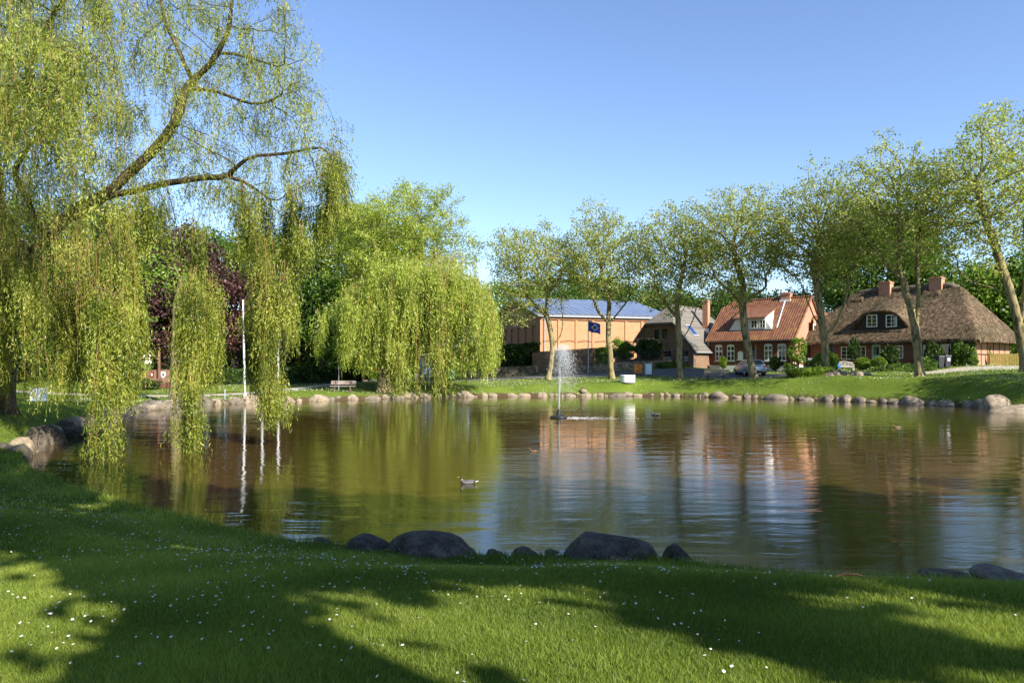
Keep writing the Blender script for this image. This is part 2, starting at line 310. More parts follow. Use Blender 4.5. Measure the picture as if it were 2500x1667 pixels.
strip('footpath', [on(-200, 52)[:2], on(200, 53)[:2], on(400, 54.5)[:2], on(600, 56)[:2], on(740, 60)[:2], on(850, 66)[:2], on(960, 74)[:2]], [1.8]*7, M['gravel'])
strip('driveway', [on(2250, 54)[:2], on(2400, 54.2)[:2], on(2560, 54)[:2], on(2800, 54)[:2]], [1, 4.5, 5, 5], M['gravel'])
# ------------------------------------------------------------------ trees
def unit(v): return v/(np.linalg.norm(v, axis=-1, keepdims=True)+1e-9)
def colonize(nodes_, par, A, step=.5, infl=4.0, kill=.8, iters=90, jit=.25, trop=(0, 0, 0), rng=RNG):
    Nn = [np.array(p, float) for p in nodes_]; par = list(par); A = A.copy(); trop = np.array(trop)
    near = np.full(len(A), 1e9); ni = np.zeros(len(A), int)
    def upd(start):
        nonlocal near, ni
        B = np.array(Nn[start:]); 
        if not len(B) or not len(A): return
        D = np.linalg.norm(A[:, None]-B[None], axis=2); j = D.argmin(1); d = D[np.arange(len(A)), j]; m = d < near; near[m] = d[m]; ni[m] = j[m]+start
    upd(0)
    for it in range(iters):
        if not len(A): break
        m = near < infl if it > 6 else near < 1e8
        if not m.any(): break
        dirs = unit(A[m]-np.array(Nn)[ni[m]]); S = np.zeros((len(Nn), 3)); np.add.at(S, ni[m], dirs); act = np.unique(ni[m]); start = len(Nn)
        P0 = np.array(Nn)
        for k in act:
            d = unit(unit(S[k])+trop+rng.normal(0, jit, 3)); q = Nn[k]+d*step
            Nn.append(q); par.append(int(k))
        upd(start); keep = near > kill; A = A[keep]; near = near[keep]; ni = ni[keep]
        if len(Nn) > 6000: break
    return np.array(Nn), np.array(par)
def radii(Nn, par, tip=.012, ex=2.3, rbase=None):
    n = len(Nn); s = np.zeros(n); kids = np.zeros(n, int)
    for i in range(n-1, 0, -1):
        if kids[i] == 0: s[i] = tip**ex
        if par[i] >= 0: s[par[i]] += s[i]; kids[par[i]] += 1
    r = s**(1/ex)
    if rbase: 
        k = math.log(rbase/tip)/max(1e-6, math.log(max(r.max(), tip*1.01)/tip)); r = tip*(r/tip)**k
    return r, kids
def limbs_mesh(name, Nn, par, r, kids, mat, minr=0, flare=0.0, k0=8):
    """tubes along chains of the skeleton, each chain following the thickest child"""
    n = len(Nn); ch = [[] for _ in range(n)]
    for i in range(n):
        if par[i] >= 0: ch[par[i]].append(i)
    starts = [(None, i) for i in range(n) if par[i] < 0]; V = []; Q = []; off = 0
    while starts:
        p, i = starts.pop(); path = [i] if p is None else [p, i]; cur = i
        while ch[cur]:
            c = sorted(ch[cur], key=lambda q: -r[q]); starts += [(cur, q) for q in c[1:]]; cur = c[0]; path.append(cur)
        if len(path) < 2: continue
        R = r[path].copy()
        if p is not None: R[0] = min(r[i]*1.15, r[p])
        if R.max() < minr: continue
        P = Nn[path].copy()
        if len(P) > 3: P[1:-1] = .25*P[:-2]+.5*P[1:-1]+.25*P[2:]
        if p is None and flare:
            h = np.linalg.norm(P-P[0], axis=1); R = R*(1+flare*np.exp(-h/.35))
        mx = R.max(); k = k0+2 if mx > .2 else k0 if mx > .08 else 5 if mx > .03 else 3
        v, q = tube_np(P, R, k); V.append(v); Q.append(q+off); off += len(v)
    return npmesh(name, np.concatenate(V), [np.concatenate(Q)], mat, smooth=True)
def leaf_quads(C, Dv, L, Wd, rng, var, fold=False):
    n = len(C); side = unit(np.cross(Dv, rng.normal(0, 1, (n, 3)))); L = np.broadcast_to(L, n)[:, None]; Wd = np.broadcast_to(Wd, n)[:, None]
    a = C-Dv*L*.5; b = C+side*Wd*.5-Dv*L*.08; c = C+Dv*L*.5; d = C-side*Wd*.5-Dv*L*.08
    return np.stack([a, b, c, d], 1).reshape(-1, 3), np.arange(4*n).reshape(-1, 4), np.repeat(var, 4)
def clumpvar(C, sc, rng, amp=.6, rnd=.25, base=.5):
    """per-leaf tint, varying from one clump of foliage to the next"""
    ph = rng.uniform(0, 6.28, 6); v = np.sin(C[:, 0]*sc+ph[0]+1.3*np.sin(C[:, 2]*sc*.8+ph[3]))*np.sin(C[:, 1]*sc*1.1+ph[1]+np.sin(C[:, 0]*sc*.7+ph[4]))*np.sin(C[:, 2]*sc*1.2+ph[2])
    return np.clip(base+amp*v*.7+rng.normal(0, rnd, len(C)), 0, 1)
def lumpy(n, c, rad, rng, lump=.22, shell=.0, fr=2.2, zmin=None):
    """points in an uneven ellipsoid; shell>0 pushes them outwards"""
    d = unit(rng.normal(0, 1, (n, 3))); ph = rng.uniform(0, 6.28, 6)
    k = 1+lump*(np.sin(d[:, 0]*fr*1.7+ph[0])*np.sin(d[:, 1]*fr*1.9+ph[1])+np.sin(d[:, 2]*fr*2.6+ph[2]+d[:, 0]*fr)*.7+.5*np.sin(d[:, 0]*fr*4+ph[3])*np.sin(d[:, 2]*fr*4.3+ph[4]))
    u = rng.random(n)**(1/3.0); u = shell+(1-shell)*u
    return np.array(c)+d*np.array(rad)*(k*u)[:, None]
def tree(name, label, trunk, crown, mats, nleaf, leaf=(.16, .12), rbase=.28, natt=700, step=.5, infl=5, kill=.85, group=None, spread=.3, seed=1, extra=None, cat='tree', lump=.22, shell=0.0, tvar=.9, tip=.013, jit=.3, flare=.5, droop=.0, trop=(0, 0, .12), minr=0):
    """trunk: list of polylines (first one starts at the ground; the others branch from its nodes); crown: list of (centre, radii)"""
    rng = np.random.default_rng(seed); base = np.array(trunk[0][0], float)
    Nn, par = [], []
    for li, pl in enumerate(trunk):
        P = [np.array(p, float) for p in pl]
        if li == 0: prev = -1
        else: prev = int(np.argmin([np.linalg.norm(q-P[0]) for q in Nn])); P[0] = Nn[prev]
        for a, b in zip(P[:-1], P[1:]):
            m = max(1, int(np.linalg.norm(b-a)/step))
            for j in range(m):
                if li and a is P[0] and j == 0: continue
                q = a+(b-a)*j/m
                if len(Nn) > 2: q = q+rng.normal(0, .03, 3)
                Nn.append(q); par.append(prev); prev = len(Nn)-1
        Nn.append(P[-1]); par.append(prev); 
    wsum = sum(r[0]*r[1]*r[2] for _, r in crown)
    A = np.concatenate([lumpy(max(20, int(natt*r[0]*r[1]*r[2]/wsum)), c, r, rng, lump, shell) for c, r in crown]); A = A[A[:, 2] > base[2]+1.2]
    Nn, par = colonize(Nn, par, A, step, infl, kill, 110, jit, trop, rng)
    r, kids = radii(Nn, par, tip, 2.3, rbase)
    root = thing(name, label, cat, tuple(base), 0, group)
    me = limbs_mesh('trunk', Nn-base, par, r, kids, mats[0], minr, flare); o = link('trunk', me, root)
    tw = np.nonzero(r < tip*3.2)[0]; w = np.where(kids[tw] == 0, 3.0, 1.0); w /= w.sum()
    # clusters: leaves gather round twigs, some twigs bare
    pick = rng.choice(tw, nleaf, p=w); C = Nn[pick]+rng.normal(0, spread, (nleaf, 3))*np.array([1, 1, .8]); C[:, 2] -= np.abs(rng.normal(0, droop, nleaf)) if droop else 0
    if base[2]+.25 < C[:, 2].max(): C = C[C[:, 2] > base[2]+.25]
    Dv = unit(rng.normal(0, 1, (len(C), 3))+np.array([0, 0, -.5]))
    s = rng.uniform(.65, 1.25, len(C)); V, Q, v = leaf_quads(C-base, Dv, leaf[0]*s, leaf[1]*s, rng, clumpvar(C, tvar, rng))
    link('crown', npmesh('crown', V, [Q], mats[1], var=v), root)
    return root
def bush(name, label, c, rad, mat, n, leaf, cat='bush', seed=1, group=None, lump=.15, shell=.55, stems=True, flat=False, kindv=None, tvar=2.5):
    rng = np.random.default_rng(seed); z0 = gz(c[0], c[1]); c = np.array([c[0], c[1], c[2]]); root = thing(name, label, cat, (c[0], c[1], z0), 0, group)
    C = lumpy(n, c, rad, rng, lump, shell); C = C[C[:, 2] > z0+.02]
    s = rng.uniform(.7, 1.3, len(C)); V, Q, v = leaf_quads(C-np.array([c[0], c[1], z0]), unit(rng.normal(0, 1, (len(C), 3))+unit(C-c)*.5), leaf[0]*s, leaf[1]*s, rng, clumpvar(C, tvar, rng))
    link('foliage', npmesh('foliage', V, [Q], mat, var=v), root)
    if stems:
        mb = MB(); h = c[2]-z0
        for k in range(7):
            a = k*.9; q = (rad[0]*.5*math.cos(a), rad[1]*.5*math.sin(a), h+rad[2]*.45); mb.tube([(q[0]*.1, q[1]*.1, -.05), (q[0]*.4, q[1]*.4, h*.6), q], [.035, .025, .012], 5)
        mb.build('stem', M['dark_bark'], root)
    return root

# ---- the big weeping willow on the left
def hang(starts, lens, rng, sway=.35, out=None, K=10):
    """hanging stems: (n,K,3) sample points"""
    n = len(starts); t = np.linspace(0, 1, K)[None, :, None]; o = rng.normal(0, 1, (n, 3)) if out is None else out; o[:, 2] = 0; o = unit(o)*rng.uniform(.15, 1, (n, 1))*sway
    P = starts[:, None]+o[:, None]*(1-np.exp(-3*t))*1.0; P[..., 2] -= lens[:, None]*t[..., 0]
    w = rng.normal(0, 1, (n, 2)); ph = rng.uniform(0, 6.28, (n, 1)); tt = t[..., 0]
    P[..., 0] += .06*w[:, :1]*np.sin(tt*5+ph)*tt*lens[:, None]*.35; P[..., 1] += .06*w[:, 1:]*np.sin(tt*4+ph)*tt*lens[:, None]*.35
    return P
def ribbon(P, w):
    """thin three-sided stems for (n,K,3) paths"""
    n, K, _ = P.shape; th = np.arange(3)*2.094; o = np.stack([np.cos(th), np.sin(th), 0*th], -1)*w
    V = P[:, :, None]+o[None, None]; b = (np.arange(n)[:, None, None]*K+np.arange(K-1)[None, :, None])*3; j = np.arange(3)[None, None]; j2 = (j+1) % 3
    return V.reshape(-1, 3), np.stack([b+j, b+j2, b+3+j2, b+3+j], -1).reshape(-1, 4)
def weep(P, rng, per=4, sl=(.35, .9), lstep=.075, leaf=(.12, .022), spread=.12, tip_bias=0.0):
    """short leafy strands around stems P; returns leaf centres and directions"""
    n, K, _ = P.shape; seg = rng.integers(0, K-1, (n, per*K)); fr = rng.random((n, per*K, 1)); i = np.arange(n)[:, None]
    S = P[i, seg]*(1-fr)+P[i, seg+1]*fr; S = S.reshape(-1, 3); S = S+rng.normal(0, spread, S.shape)*np.array([1, 1, .5]); m = len(S)
    L = rng.uniform(sl[0], sl[1], m); q = int(sl[1]/lstep); t = (np.arange(q)+.5)*lstep; ok = t[None] < L[:, None]
    o = unit(rng.normal(0, 1, (m, 3))*np.array([1, 1, 0])); a = rng.uniform(.1, .5, (m, 1, 1))
    C = S[:, None]+o[:, None]*a*(1-np.exp(-2*t))[None, :, None]*.6; C[..., 2] -= t[None]*.92
    C = C[ok]; Dv = unit(rng.normal(0, .55, C.shape)+np.array([0, 0, -1.0])); C = C+Dv*leaf[0]*.4
    return C, Dv
def px_poly(pts, D0, D1=None):
    D1 = D1 or D0; n = len(pts); return [tuple(W(p[0], p[1], p[2] if len(p) > 2 else D0+(D1-D0)*i/max(1, n-1))) for i, p in enumerate(pts)]
def big_willow():
    rng = np.random.default_rng(11); b = on(5, 27.0)
    T = [[tuple(b)]+px_poly([(15, 860), (45, 700), (110, 580), (195, 505), (262, 478)], 27, 25),
         px_poly([(262, 478), (300, 430), (350, 395), (400, 340), (430, 300), (450, 220), (465, 195), (490, 185), (540, 130), (562, 60), (570, -20)], 25, 24),
         px_poly([(450, 222), (500, 218), (560, 237), (640, 262), (720, 215)], 24.2, 23.5), px_poly([(455, 205), (440, 130), (400, 50), (385, -60)], 24.2, 25),
         px_poly([(540, 130), (610, 140), (680, 170)], 24.2, 23.8),
         px_poly([(262, 478), (340, 465), (440, 440), (560, 430), (600, 388), (660, 380), (720, 372), (790, 352)], 25, 23),
         px_poly([(562, 430), (620, 450), (655, 500), (690, 540)], 23.8, 24.5), px_poly([(565, 440), (592, 510), (618, 560), (628, 600)], 23.8, 23),
         px_poly([(312, 440), (345, 480), (380, 540), (395, 590)], 24.9, 24), px_poly([(390, 450), (425, 520), (440, 590), (470, 620)], 24.5, 24),
         px_poly([(45, 700), (0, 500), (-20, 330), (40, 235), (150, 205), (235, 240)], 26.8, 23), px_poly([(0, 500), (-150, 250), (-160, 0), (-100, -150)], 26.8, 26),
         px_poly([(40, 235), (120, 60), (200, -80), (330, -160)], 24.5, 24), px_poly([(15, 860), (-60, 600), (20, 568), (70, 610), (150, 650), (220, 690), (290, 728)], 26.5, 21.5),
         px_poly([(-150, 250), (-350, 150), (-450, 250)], 26, 27), px_poly([(110, 580), (30, 420), (90, 330), (200, 300)], 26, 22)]
    def box(n, x0, x1, y0, y1, d0, d1):
        D = rng.uniform(d0, d1, n); return np.stack([(rng.uniform(x0, x1, n)-CX)/F*D, D, EYE+(HY-rng.uniform(y0, y1, n))/F*D], -1)
    A = np.concatenate([box(760, -420, 330, -260, 470, 20.5, 30), box(260, 330, 735, -200, 170, 22, 27.5), box(260, 330, 770, 130, 350, 22, 27), box(240, 330, 865, 330, 470, 22, 26.5),
                        box(300, -350, 290, 480, 740, 20.5, 27), box(25, 620, 770, 60, 240, 23, 25), box(170, 470, 860, 390, 520, 22.5, 26), box(120, -60, 230, 60, 330, 15.8, 20)])
    base = np.array(T[0][0]); Nn = []; par = []; step = .42
    for li, P in enumerate(T):
        P = [np.array(p, float) for p in P]
        if li == 0: prev = -1
        else: prev = int(np.argmin([np.linalg.norm(q-P[0]) for q in Nn])); P[0] = Nn[prev]
        for si, (a, c) in enumerate(zip(P[:-1], P[1:])):
            m = max(1, int(np.linalg.norm(c-a)/step))
            for j in range(m):
                if li and si == 0 and j == 0: continue
                Nn.append(a+(c-a)*j/m+(rng.normal(0, .035, 3) if len(Nn) > 3 else 0)); par.append(prev); prev = len(Nn)-1
        Nn.append(P[-1]); par.append(prev)
    nman = len(Nn)
    Nn, par = colonize(Nn, par, A, .36, 5, .55, 140, .38, (0, 0, -.02), rng)
    r, kids = radii(Nn, par, .010, 2.35, .40)
    root = thing('weeping_willow', 'huge near weeping willow at the left, its hanging curtains reaching over the pond', 'tree', tuple(base))
    link('trunk', limbs_mesh('trunk', Nn-base, par, r, kids, M['willow_bark'], 0, .5), root)
    ex = np.array([-400, 0, 100, 200, 222, 240, 275, 288, 330, 340, 350, 395, 405, 430, 445, 490, 505, 540, 548, 603, 612, 640, 700, 716, 730, 780, 830, 900]); ey = np.array([960, 955, 975, 985, 1010, 1125, 1110, 1010, 960, 800, 640, 640, 930, 985, 1105, 1100, 960, 930, 640, 640, 900, 1000, 1010, 870, 640, 590, 520, 480])
    tw = np.nonzero((r < .06) & (np.arange(len(r)) > 5))[0]; pick = rng.choice(tw, 5600); S = Nn[pick]+rng.normal(0, .22, (5600, 3))
    px = CX+F*S[:, 0]/S[:, 1]; py = HY-(S[:, 2]-EYE)*F/S[:, 1]; env = np.interp(px, ex, ey); room = (env-py)/F*S[:, 1]
    hi = np.where((py < 400) & (px > 330), .5, np.where(px > 330, .7, np.where(py < 420, 1.0, 2.2))); hi = np.where(S[:, 1] < 20.6, .55, hi); L = np.minimum(np.clip(rng.gamma(2.2, .38, len(S)), .25, 3)*hi, np.maximum(room, .35))
    keep = (room > .2) & ((px < 330) | (rng.random(len(px)) < .55)); S = S[keep]; L = L[keep]
    PP = hang(S, L, rng, .35, K=8)
    C1, D1 = weep(PP, rng, 1, (.2, .65), .08, (.125, .026), .10)
    # curtains that hang low
    cur = []
    def curtain(n, x0, x1, yt0, yt1, yb0, yb1, d0, d1, tl=None):
        nc = max(2, n//5); cxs = rng.uniform(x0, x1, nc); cds = rng.uniform(d0, d1, nc); pk = rng.integers(0, nc, n); x = np.clip(cxs[pk]+rng.normal(0, 9, n), x0-8, x1+8)
        yt = rng.uniform(yt0, yt1, n) if tl is None else np.interp(x, tl[0], tl[1])+rng.uniform(0, 40, n); yb = np.minimum(rng.uniform(yb0, yb1, n), np.interp(x, ex, ey)); D = np.clip(cds[pk]+rng.normal(0, .2, n), d0, d1)
        cur.append(np.stack([(x-CX)/F*D, D, EYE+(HY-yt)/F*D, np.maximum(.4, (yb-yt)/F*D)], -1))
    curtain(80, -300, 330, 470, 560, 640, 940, 22, 27); curtain(70, -250, 330, 560, 760, 850, 985, 21.5, 26)
    curtain(75, -150, 300, 0, 0, 720, 975, 20.6, 21.6, ([-150, 0, 70, 150, 220, 290, 300], [560, 562, 600, 645, 685, 722, 735]))
    curtain(60, 180, 325, 560, 700, 800, 970, 22, 25)
    curtain(7, 232, 270, 760, 900, 1080, 1130, 20, 20.4); curtain(16, 300, 328, 600, 760, 900, 1000, 21.5, 23)
    curtain(36, 408, 500, 640, 760, 850, 985, 22.3, 24); curtain(18, 480, 538, 660, 780, 850, 935, 22.3, 24); curtain(9, 448, 486, 860, 960, 1060, 1108, 21.6, 22.2)
    curtain(5, 420, 520, 480, 600, 640, 760, 22.5, 25)
    curtain(36, 614, 666, 540, 760, 860, 1010, 23, 24.8); curtain(9, 672, 708, 600, 740, 760, 850, 23, 24.5); curtain(8, 640, 690, 880, 940, 985, 1020, 23, 24)
    curtain(8, 545, 610, 430, 520, 560, 640, 23, 25); curtain(22, 705, 790, 440, 520, 560, 690, 24, 26); curtain(10, 790, 865, 350, 430, 440, 540, 23, 24.5)
    curtain(10, 330, 400, 440, 500, 520, 600, 23.5, 26); curtain(10, 640, 720, 420, 520, 600, 760, 24.5, 26); curtain(4, 738, 752, 500, 620, 750, 790, 23, 23.3)
    cu = np.concatenate(cur); P2 = hang(cu[:, :3], cu[:, 3], rng, .3, K=12)
    C2, D2 = weep(P2, rng, 5, (.3, .95), .068, (.125, .028), .13)
    tq = tw[(Nn[tw, 2] > 7.0)]; qx = CX+F*Nn[tq, 0]/Nn[tq, 1]; tq = tq[(qx < 340) | (rng.random(len(tq)) < .5)]; m3 = 125000; C3 = Nn[rng.choice(tq, m3)]+rng.normal(0, .19, (m3, 3))*np.array([1, 1, 1.25]); C3[:, 2] -= np.abs(rng.normal(0, .2, m3)); D3 = unit(rng.normal(0, 1, (m3, 3))+np.array([0, 0, -1.0]))
    C = np.concatenate([C1, C2, C3]); Dv = np.concatenate([D1, D2, D3]); s = rng.uniform(.7, 1.25, len(C))
    V, Q, v = leaf_quads(C-base, Dv, .125*s, .026*s, rng, clumpvar(C, 1.5, rng, .75, .26, .5))
    link('crown', npmesh('crown', V, [Q], M['willow_leaf'], var=v), root)
    V1, Q1 = ribbon(P2-base, .009); V2, Q2 = ribbon(PP-base, .006)
    M['withy'] = plain('withy', (.24, .16, .045), .6, .25, 3)
    link('hanging_stems', npmesh('hanging_stems', np.concatenate([V1, V2]), [np.concatenate([Q1, Q2+len(V1)])], M['withy']), root)['kind'] = 'stuff'
    print('big willow leaves', len(C), 'nodes', len(Nn))
big_willow()
def far_willow():
    rng = np.random.default_rng(5); b = on(940, 58.0); step = .7
    T = [[tuple(b)]+px_poly([(938, 890), (930, 820), (918, 760), (905, 700)], 58), px_poly([(930, 820), (960, 770), (1002, 730), (1010, 670)], 58, 57),
         px_poly([(1002, 730), (1060, 690), (1110, 660)], 57.5, 56), px_poly([(930, 820), (880, 760), (850, 700)], 58, 56)]
    A = np.concatenate([lumpy(260, W(1030, 700, 58), (5.4, 4.6, 2.9), rng, .2)])
    base = np.array(T[0][0]); Nn = []; par = []
    for li, P in enumerate(T):
        P = [np.array(p, float) for p in P]
        if li == 0: prev = -1
        else: prev = int(np.argmin([np.linalg.norm(q-P[0]) for q in Nn])); P[0] = Nn[prev]
        for si, (a, c) in enumerate(zip(P[:-1], P[1:])):
            m = max(1, int(np.linalg.norm(c-a)/step))
            for j in range(m):
                if li and si == 0 and j == 0: continue
                Nn.append(a+(c-a)*j/m+(rng.normal(0, .05, 3) if len(Nn) > 3 else 0)); par.append(prev); prev = len(Nn)-1
        Nn.append(P[-1]); par.append(prev)
    Nn, par = colonize(Nn, par, A, .6, 6, 1.0, 110, .3, (0, 0, .05), rng); r, kids = radii(Nn, par, .02, 2.3, .6)
    root = thing('pale_willow', 'broad yellow-green weeping willow on the far bank, beside the grey park bench', 'tree', tuple(base))
    link('trunk', limbs_mesh('trunk', Nn-base, par, r, kids, M['pale_bark'], 0, .5), root)
    tw = np.nonzero(r < .09)[0]; S = Nn[rng.choice(tw, 1500)]+rng.normal(0, .3, (1500, 3)); L = rng.uniform(.5, 1.7, 1500)
    C1, D1 = weep(hang(S, L, rng, .4, K=5), rng, 1, (.4, 1.2), .19, (.28, .06), .25)
    tx = [745, 780, 860, 940, 1000, 1060, 1110, 1160, 1200, 1212]; ty = [760, 730, 690, 660, 630, 605, 605, 635, 690, 760]
    bx = [745, 780, 800, 850, 900, 925, 955, 975, 990, 1015, 1022, 1045, 1058, 1092, 1105, 1130, 1150, 1185, 1196, 1203, 1212]; by = [780, 860, 830, 890, 905, 880, 905, 945, 968, 965, 880, 870, 958, 962, 900, 925, 890, 900, 950, 935, 850]
    n = 640; x = np.where(rng.random(n) < .93, rng.uniform(838, 1210, n), rng.uniform(775, 850, n)); D = np.clip(58+rng.normal(0, 2.2, n), 53.5, 62); yt = np.interp(x, tx, ty)+np.abs(rng.normal(0, 60, n)); yb = np.interp(x, bx, by)-rng.exponential(60, n)
    ok = yb > yt+25; x, D, yt, yb = x[ok], D[ok], yt[ok], yb[ok]; S = np.stack([(x-CX)/F*D, D, EYE+(HY-yt)/F*D], -1)
    P2 = hang(S, (yb-yt)/F*D, rng, .5, K=10); C2, D2 = weep(P2, rng, 3, (.5, 1.4), .2, (.28, .06), .22)
    C = np.concatenate([C1, C2]); Dv = np.concatenate([D1, D2]); s = rng.uniform(.7, 1.25, len(C))
    V, Q, v = leaf_quads(C-base, Dv, .29*s, .068*s, rng, clumpvar(C, 1.1, rng, .4, .25, .55)); link('crown', npmesh('crown', V, [Q], M['willow_leaf_far'], var=v), root)
    V1, Q1 = ribbon(P2-base, .012); link('hanging_stems', npmesh('hanging_stems', V1, [Q1], M['withy']), root)['kind'] = 'stuff'
    print('far willow leaves', len(C))
far_willow()

# ---- the row of pollarded planes on the right
PL = [M['pale_bark'], M['plane_leaf']]; GRP = 'plane trees in a row along the far bank'
def plane(lab, D, base, trunk, brs, cc, rr, seed, n=26000, rb=.3, low=None):
    rr = (rr[0]*1.1, rr[1]*1.02)
    n = int(n*(.58 if D > 57 else .46)); rb *= .84
    T = [[tuple(on(base, D))]+px_poly(trunk, D)]+[px_poly(b, D, D+(.8 if i % 2 else -.8)) for i, b in enumerate(brs)]
    c = W(cc[0], cc[1], D); c = c+Vector((0, 0, rr[1]*.07)); crown = [(c, (rr[0], rr[0], rr[1]*.93)), (c, (rr[0]*1.02, rr[0]*1.02, rr[1]*.6))]+([low] if low else [])
    return tree('plane_tree', lab, T, crown, PL, n, (.17, .13), rb, 2600, .34, 5, .42, GRP, .24, seed, tvar=1.3, lump=.2, tip=.015, jit=.42, flare=.45, shell=.12)
plane('plane tree forked low, behind the fountain jet', 66, 1338, [(1346, 880), (1350, 845), (1342, 800), (1334, 760), (1336, 700)], [[(1350, 845), (1368, 822), (1375, 790), (1371, 745), (1380, 700)], [(1334, 770), (1300, 740), (1275, 700)], [(1336, 720), (1365, 680), (1380, 640)]], (1303, 655), (3.9, 4.5), 21, low=(W(1248, 765, 66), (2.3, 2.2, 1.5)))
plane('straight plane tree just right of the flagpole with the blue flag', 65, 1494, [(1490, 870), (1484, 800), (1487, 740), (1492, 680)], [[(1484, 790), (1462, 765), (1438, 700), (1430, 650)], [(1486, 790), (1512, 760), (1540, 722)], [(1487, 740), (1470, 680), (1465, 620)]], (1468, 640), (3.7, 4.9), 22)
plane('plane tree with a forked trunk, before the grey gabled house', 63, 1661, [(1658, 870), (1659, 835), (1655, 780), (1650, 720)], [[(1661, 835), (1678, 812), (1692, 780), (1706, 725)], [(1655, 780), (1625, 740), (1600, 700)], [(1652, 745), (1660, 690), (1672, 640)]], (1645, 635), (3.7, 5.0), 23)
plane('bent plane tree hiding the rear of the parked silver car', 59.5, 1840, [(1832, 880), (1822, 830), (1815, 780), (1812, 745), (1815, 700)], [[(1812, 748), (1790, 715), (1755, 690), (1740, 660)], [(1813, 745), (1840, 722), (1872, 700)], [(1815, 705), (1800, 650), (1790, 600)]], (1802, 598), (4.0, 5.3), 24, 30000, .36)
plane('plane tree standing behind the lily clump at the gap between red house and thatched house', 56.5, 2017, [(2014, 860), (2011, 820), (2005, 765), (1995, 710)], [[(2012, 820), (2042, 792), (2062, 740), (2072, 690)], [(2008, 805), (1985, 768), (1965, 720)], [(1998, 720), (1990, 650), (2000, 600)]], (1988, 585), (4.0, 5.2), 25, 32000, .36)
plane('plane tree with two upright limbs, in front of the thatched roof', 52, 2246, [(2240, 860), (2235, 800), (2222, 750), (2205, 690), (2188, 640)], [[(2236, 800), (2243, 740), (2240, 680), (2236, 600), (2250, 540)], [(2205, 690), (2160, 640), (2130, 600)], [(2190, 650), (2200, 580), (2195, 520)]], (2170, 532), (4.1, 5.1), 26, 34000, .36)
plane('tallest plane tree, cut by the right edge of the frame', 47.5, 2506, [(2500, 860), (2490, 800), (2474, 740), (2448, 660), (2425, 590)], [[(2492, 800), (2503, 720), (2508, 620), (2500, 540)], [(2470, 730), (2420, 700), (2370, 690)], [(2430, 600), (2400, 520), (2380, 440)], [(2508, 620), (2540, 560), (2560, 480)]], (2405, 490), (4.3, 5.4), 27, 38000, .4)
plane('low plane tree outside the frame, shading the right end of the far lawn', 38, 2960, [(2960, 820), (2950, 760)], [[(2950, 780), (2910, 720)], [(2950, 770), (3000, 700)]], (2950, 715), (3.3, 2.9), 28, 20000, .3)

# ---- trees behind the houses and at the back of the park
def bgtree(name, lab, px, D, cy, rad, mat, seed, n=16000, leaf=(.34, .26), grp=None, barkm='dark_bark', shell=.5, lump=.2, base=None, rb=.35, natt=480, sp=.7):
    b = on(base or px, D); c = W(px, cy, D); h = c.z-b.z
    T = [[tuple(b), (b.x, b.y, b.z+h*.35), (b.x*.5+c.x*.5, c.y, b.z+h*.8)]]
    return tree(name, lab, T, [(c, rad)], [M[barkm], M[mat]], n, leaf, rb, natt, .9, 2.6*max(rad), 1.2, grp, sp, seed, lump=lump, shell=shell, tvar=.9, tip=.03, jit=.2, flare=.4, minr=.045)
c_ = W(975, 575, 66); b_ = on(965, 66); tree('round_park_tree', 'tall rounded airy green tree right behind the pale willow', [[tuple(b_), tuple(W(962, 800, 66)), tuple(W(975, 700, 66)), tuple(W(1015, 640, 66)), tuple(W(1030, 560, 66))], [tuple(W(975, 700, 66)), tuple(W(930, 640, 66)), tuple(W(900, 560, 66))], [tuple(W(970, 760, 66)), tuple(W(880, 680, 65))]], [(c_, (6.9, 5, 4.6)), (W(900, 650, 66), (4.2, 4, 3.6))], [M['pale_bark'], M['willow_leaf_far']], 52000, (.24, .085), .42, 1900, .45, 6, .6, None, .3, 77, tvar=.8, lump=.2, tip=.016, jit=.38, shell=.1)
bgtree('chestnut_tree', 'dense round dark green tree rising behind the thatched roof', 2135, 92, 655, (8.0, 7, 7.4), 'green_leaf', 31, 50000, (.36, .28), shell=.6, lump=.1, natt=1100, sp=.8)
for i, (px, D, cy, rd, m, lab) in enumerate([
    (2350, 84, 755, (5, 4.5, 4.2), 'green_leaf', 'green tree behind the right chimney of the thatched house'), (2440, 76, 755, (4.6, 4, 4.0), 'lime_leaf', 'light green tree beyond the board fence'),
    (2560, 74, 720, (4.6, 4, 5), 'green_leaf', 'green tree beyond the board fence at the frame edge'), (1235, 122, 755, (7, 6, 4.2), 'lime_leaf', 'rounded tree left of the solar panel roof'),
    (1340, 132, 745, (7.5, 6, 4.8), 'green_leaf', 'green treetop over the left end of the solar roof'), (1440, 134, 742, (7.5, 6, 5), 'green_leaf', 'green treetop over the middle of the solar roof'),
    (1545, 132, 748, (7, 6, 4.2), 'green_leaf', 'green treetop over the right end of the solar roof'), (1650, 118, 765, (6, 5, 3.8), 'green_leaf', 'green treetop behind the grey gabled house'), (1780, 112, 765, (6, 5, 3.6), 'green_leaf', 'green treetop left of the red house chimney'),
    (1925, 104, 770, (5, 5, 3.4), 'green_leaf', 'green tree behind the rear wing of the red house')]):
    bgtree('deciduous_tree', lab, px, D, cy, rd, m, 40+i, 12000, (.36, .28), 'trees behind the houses')
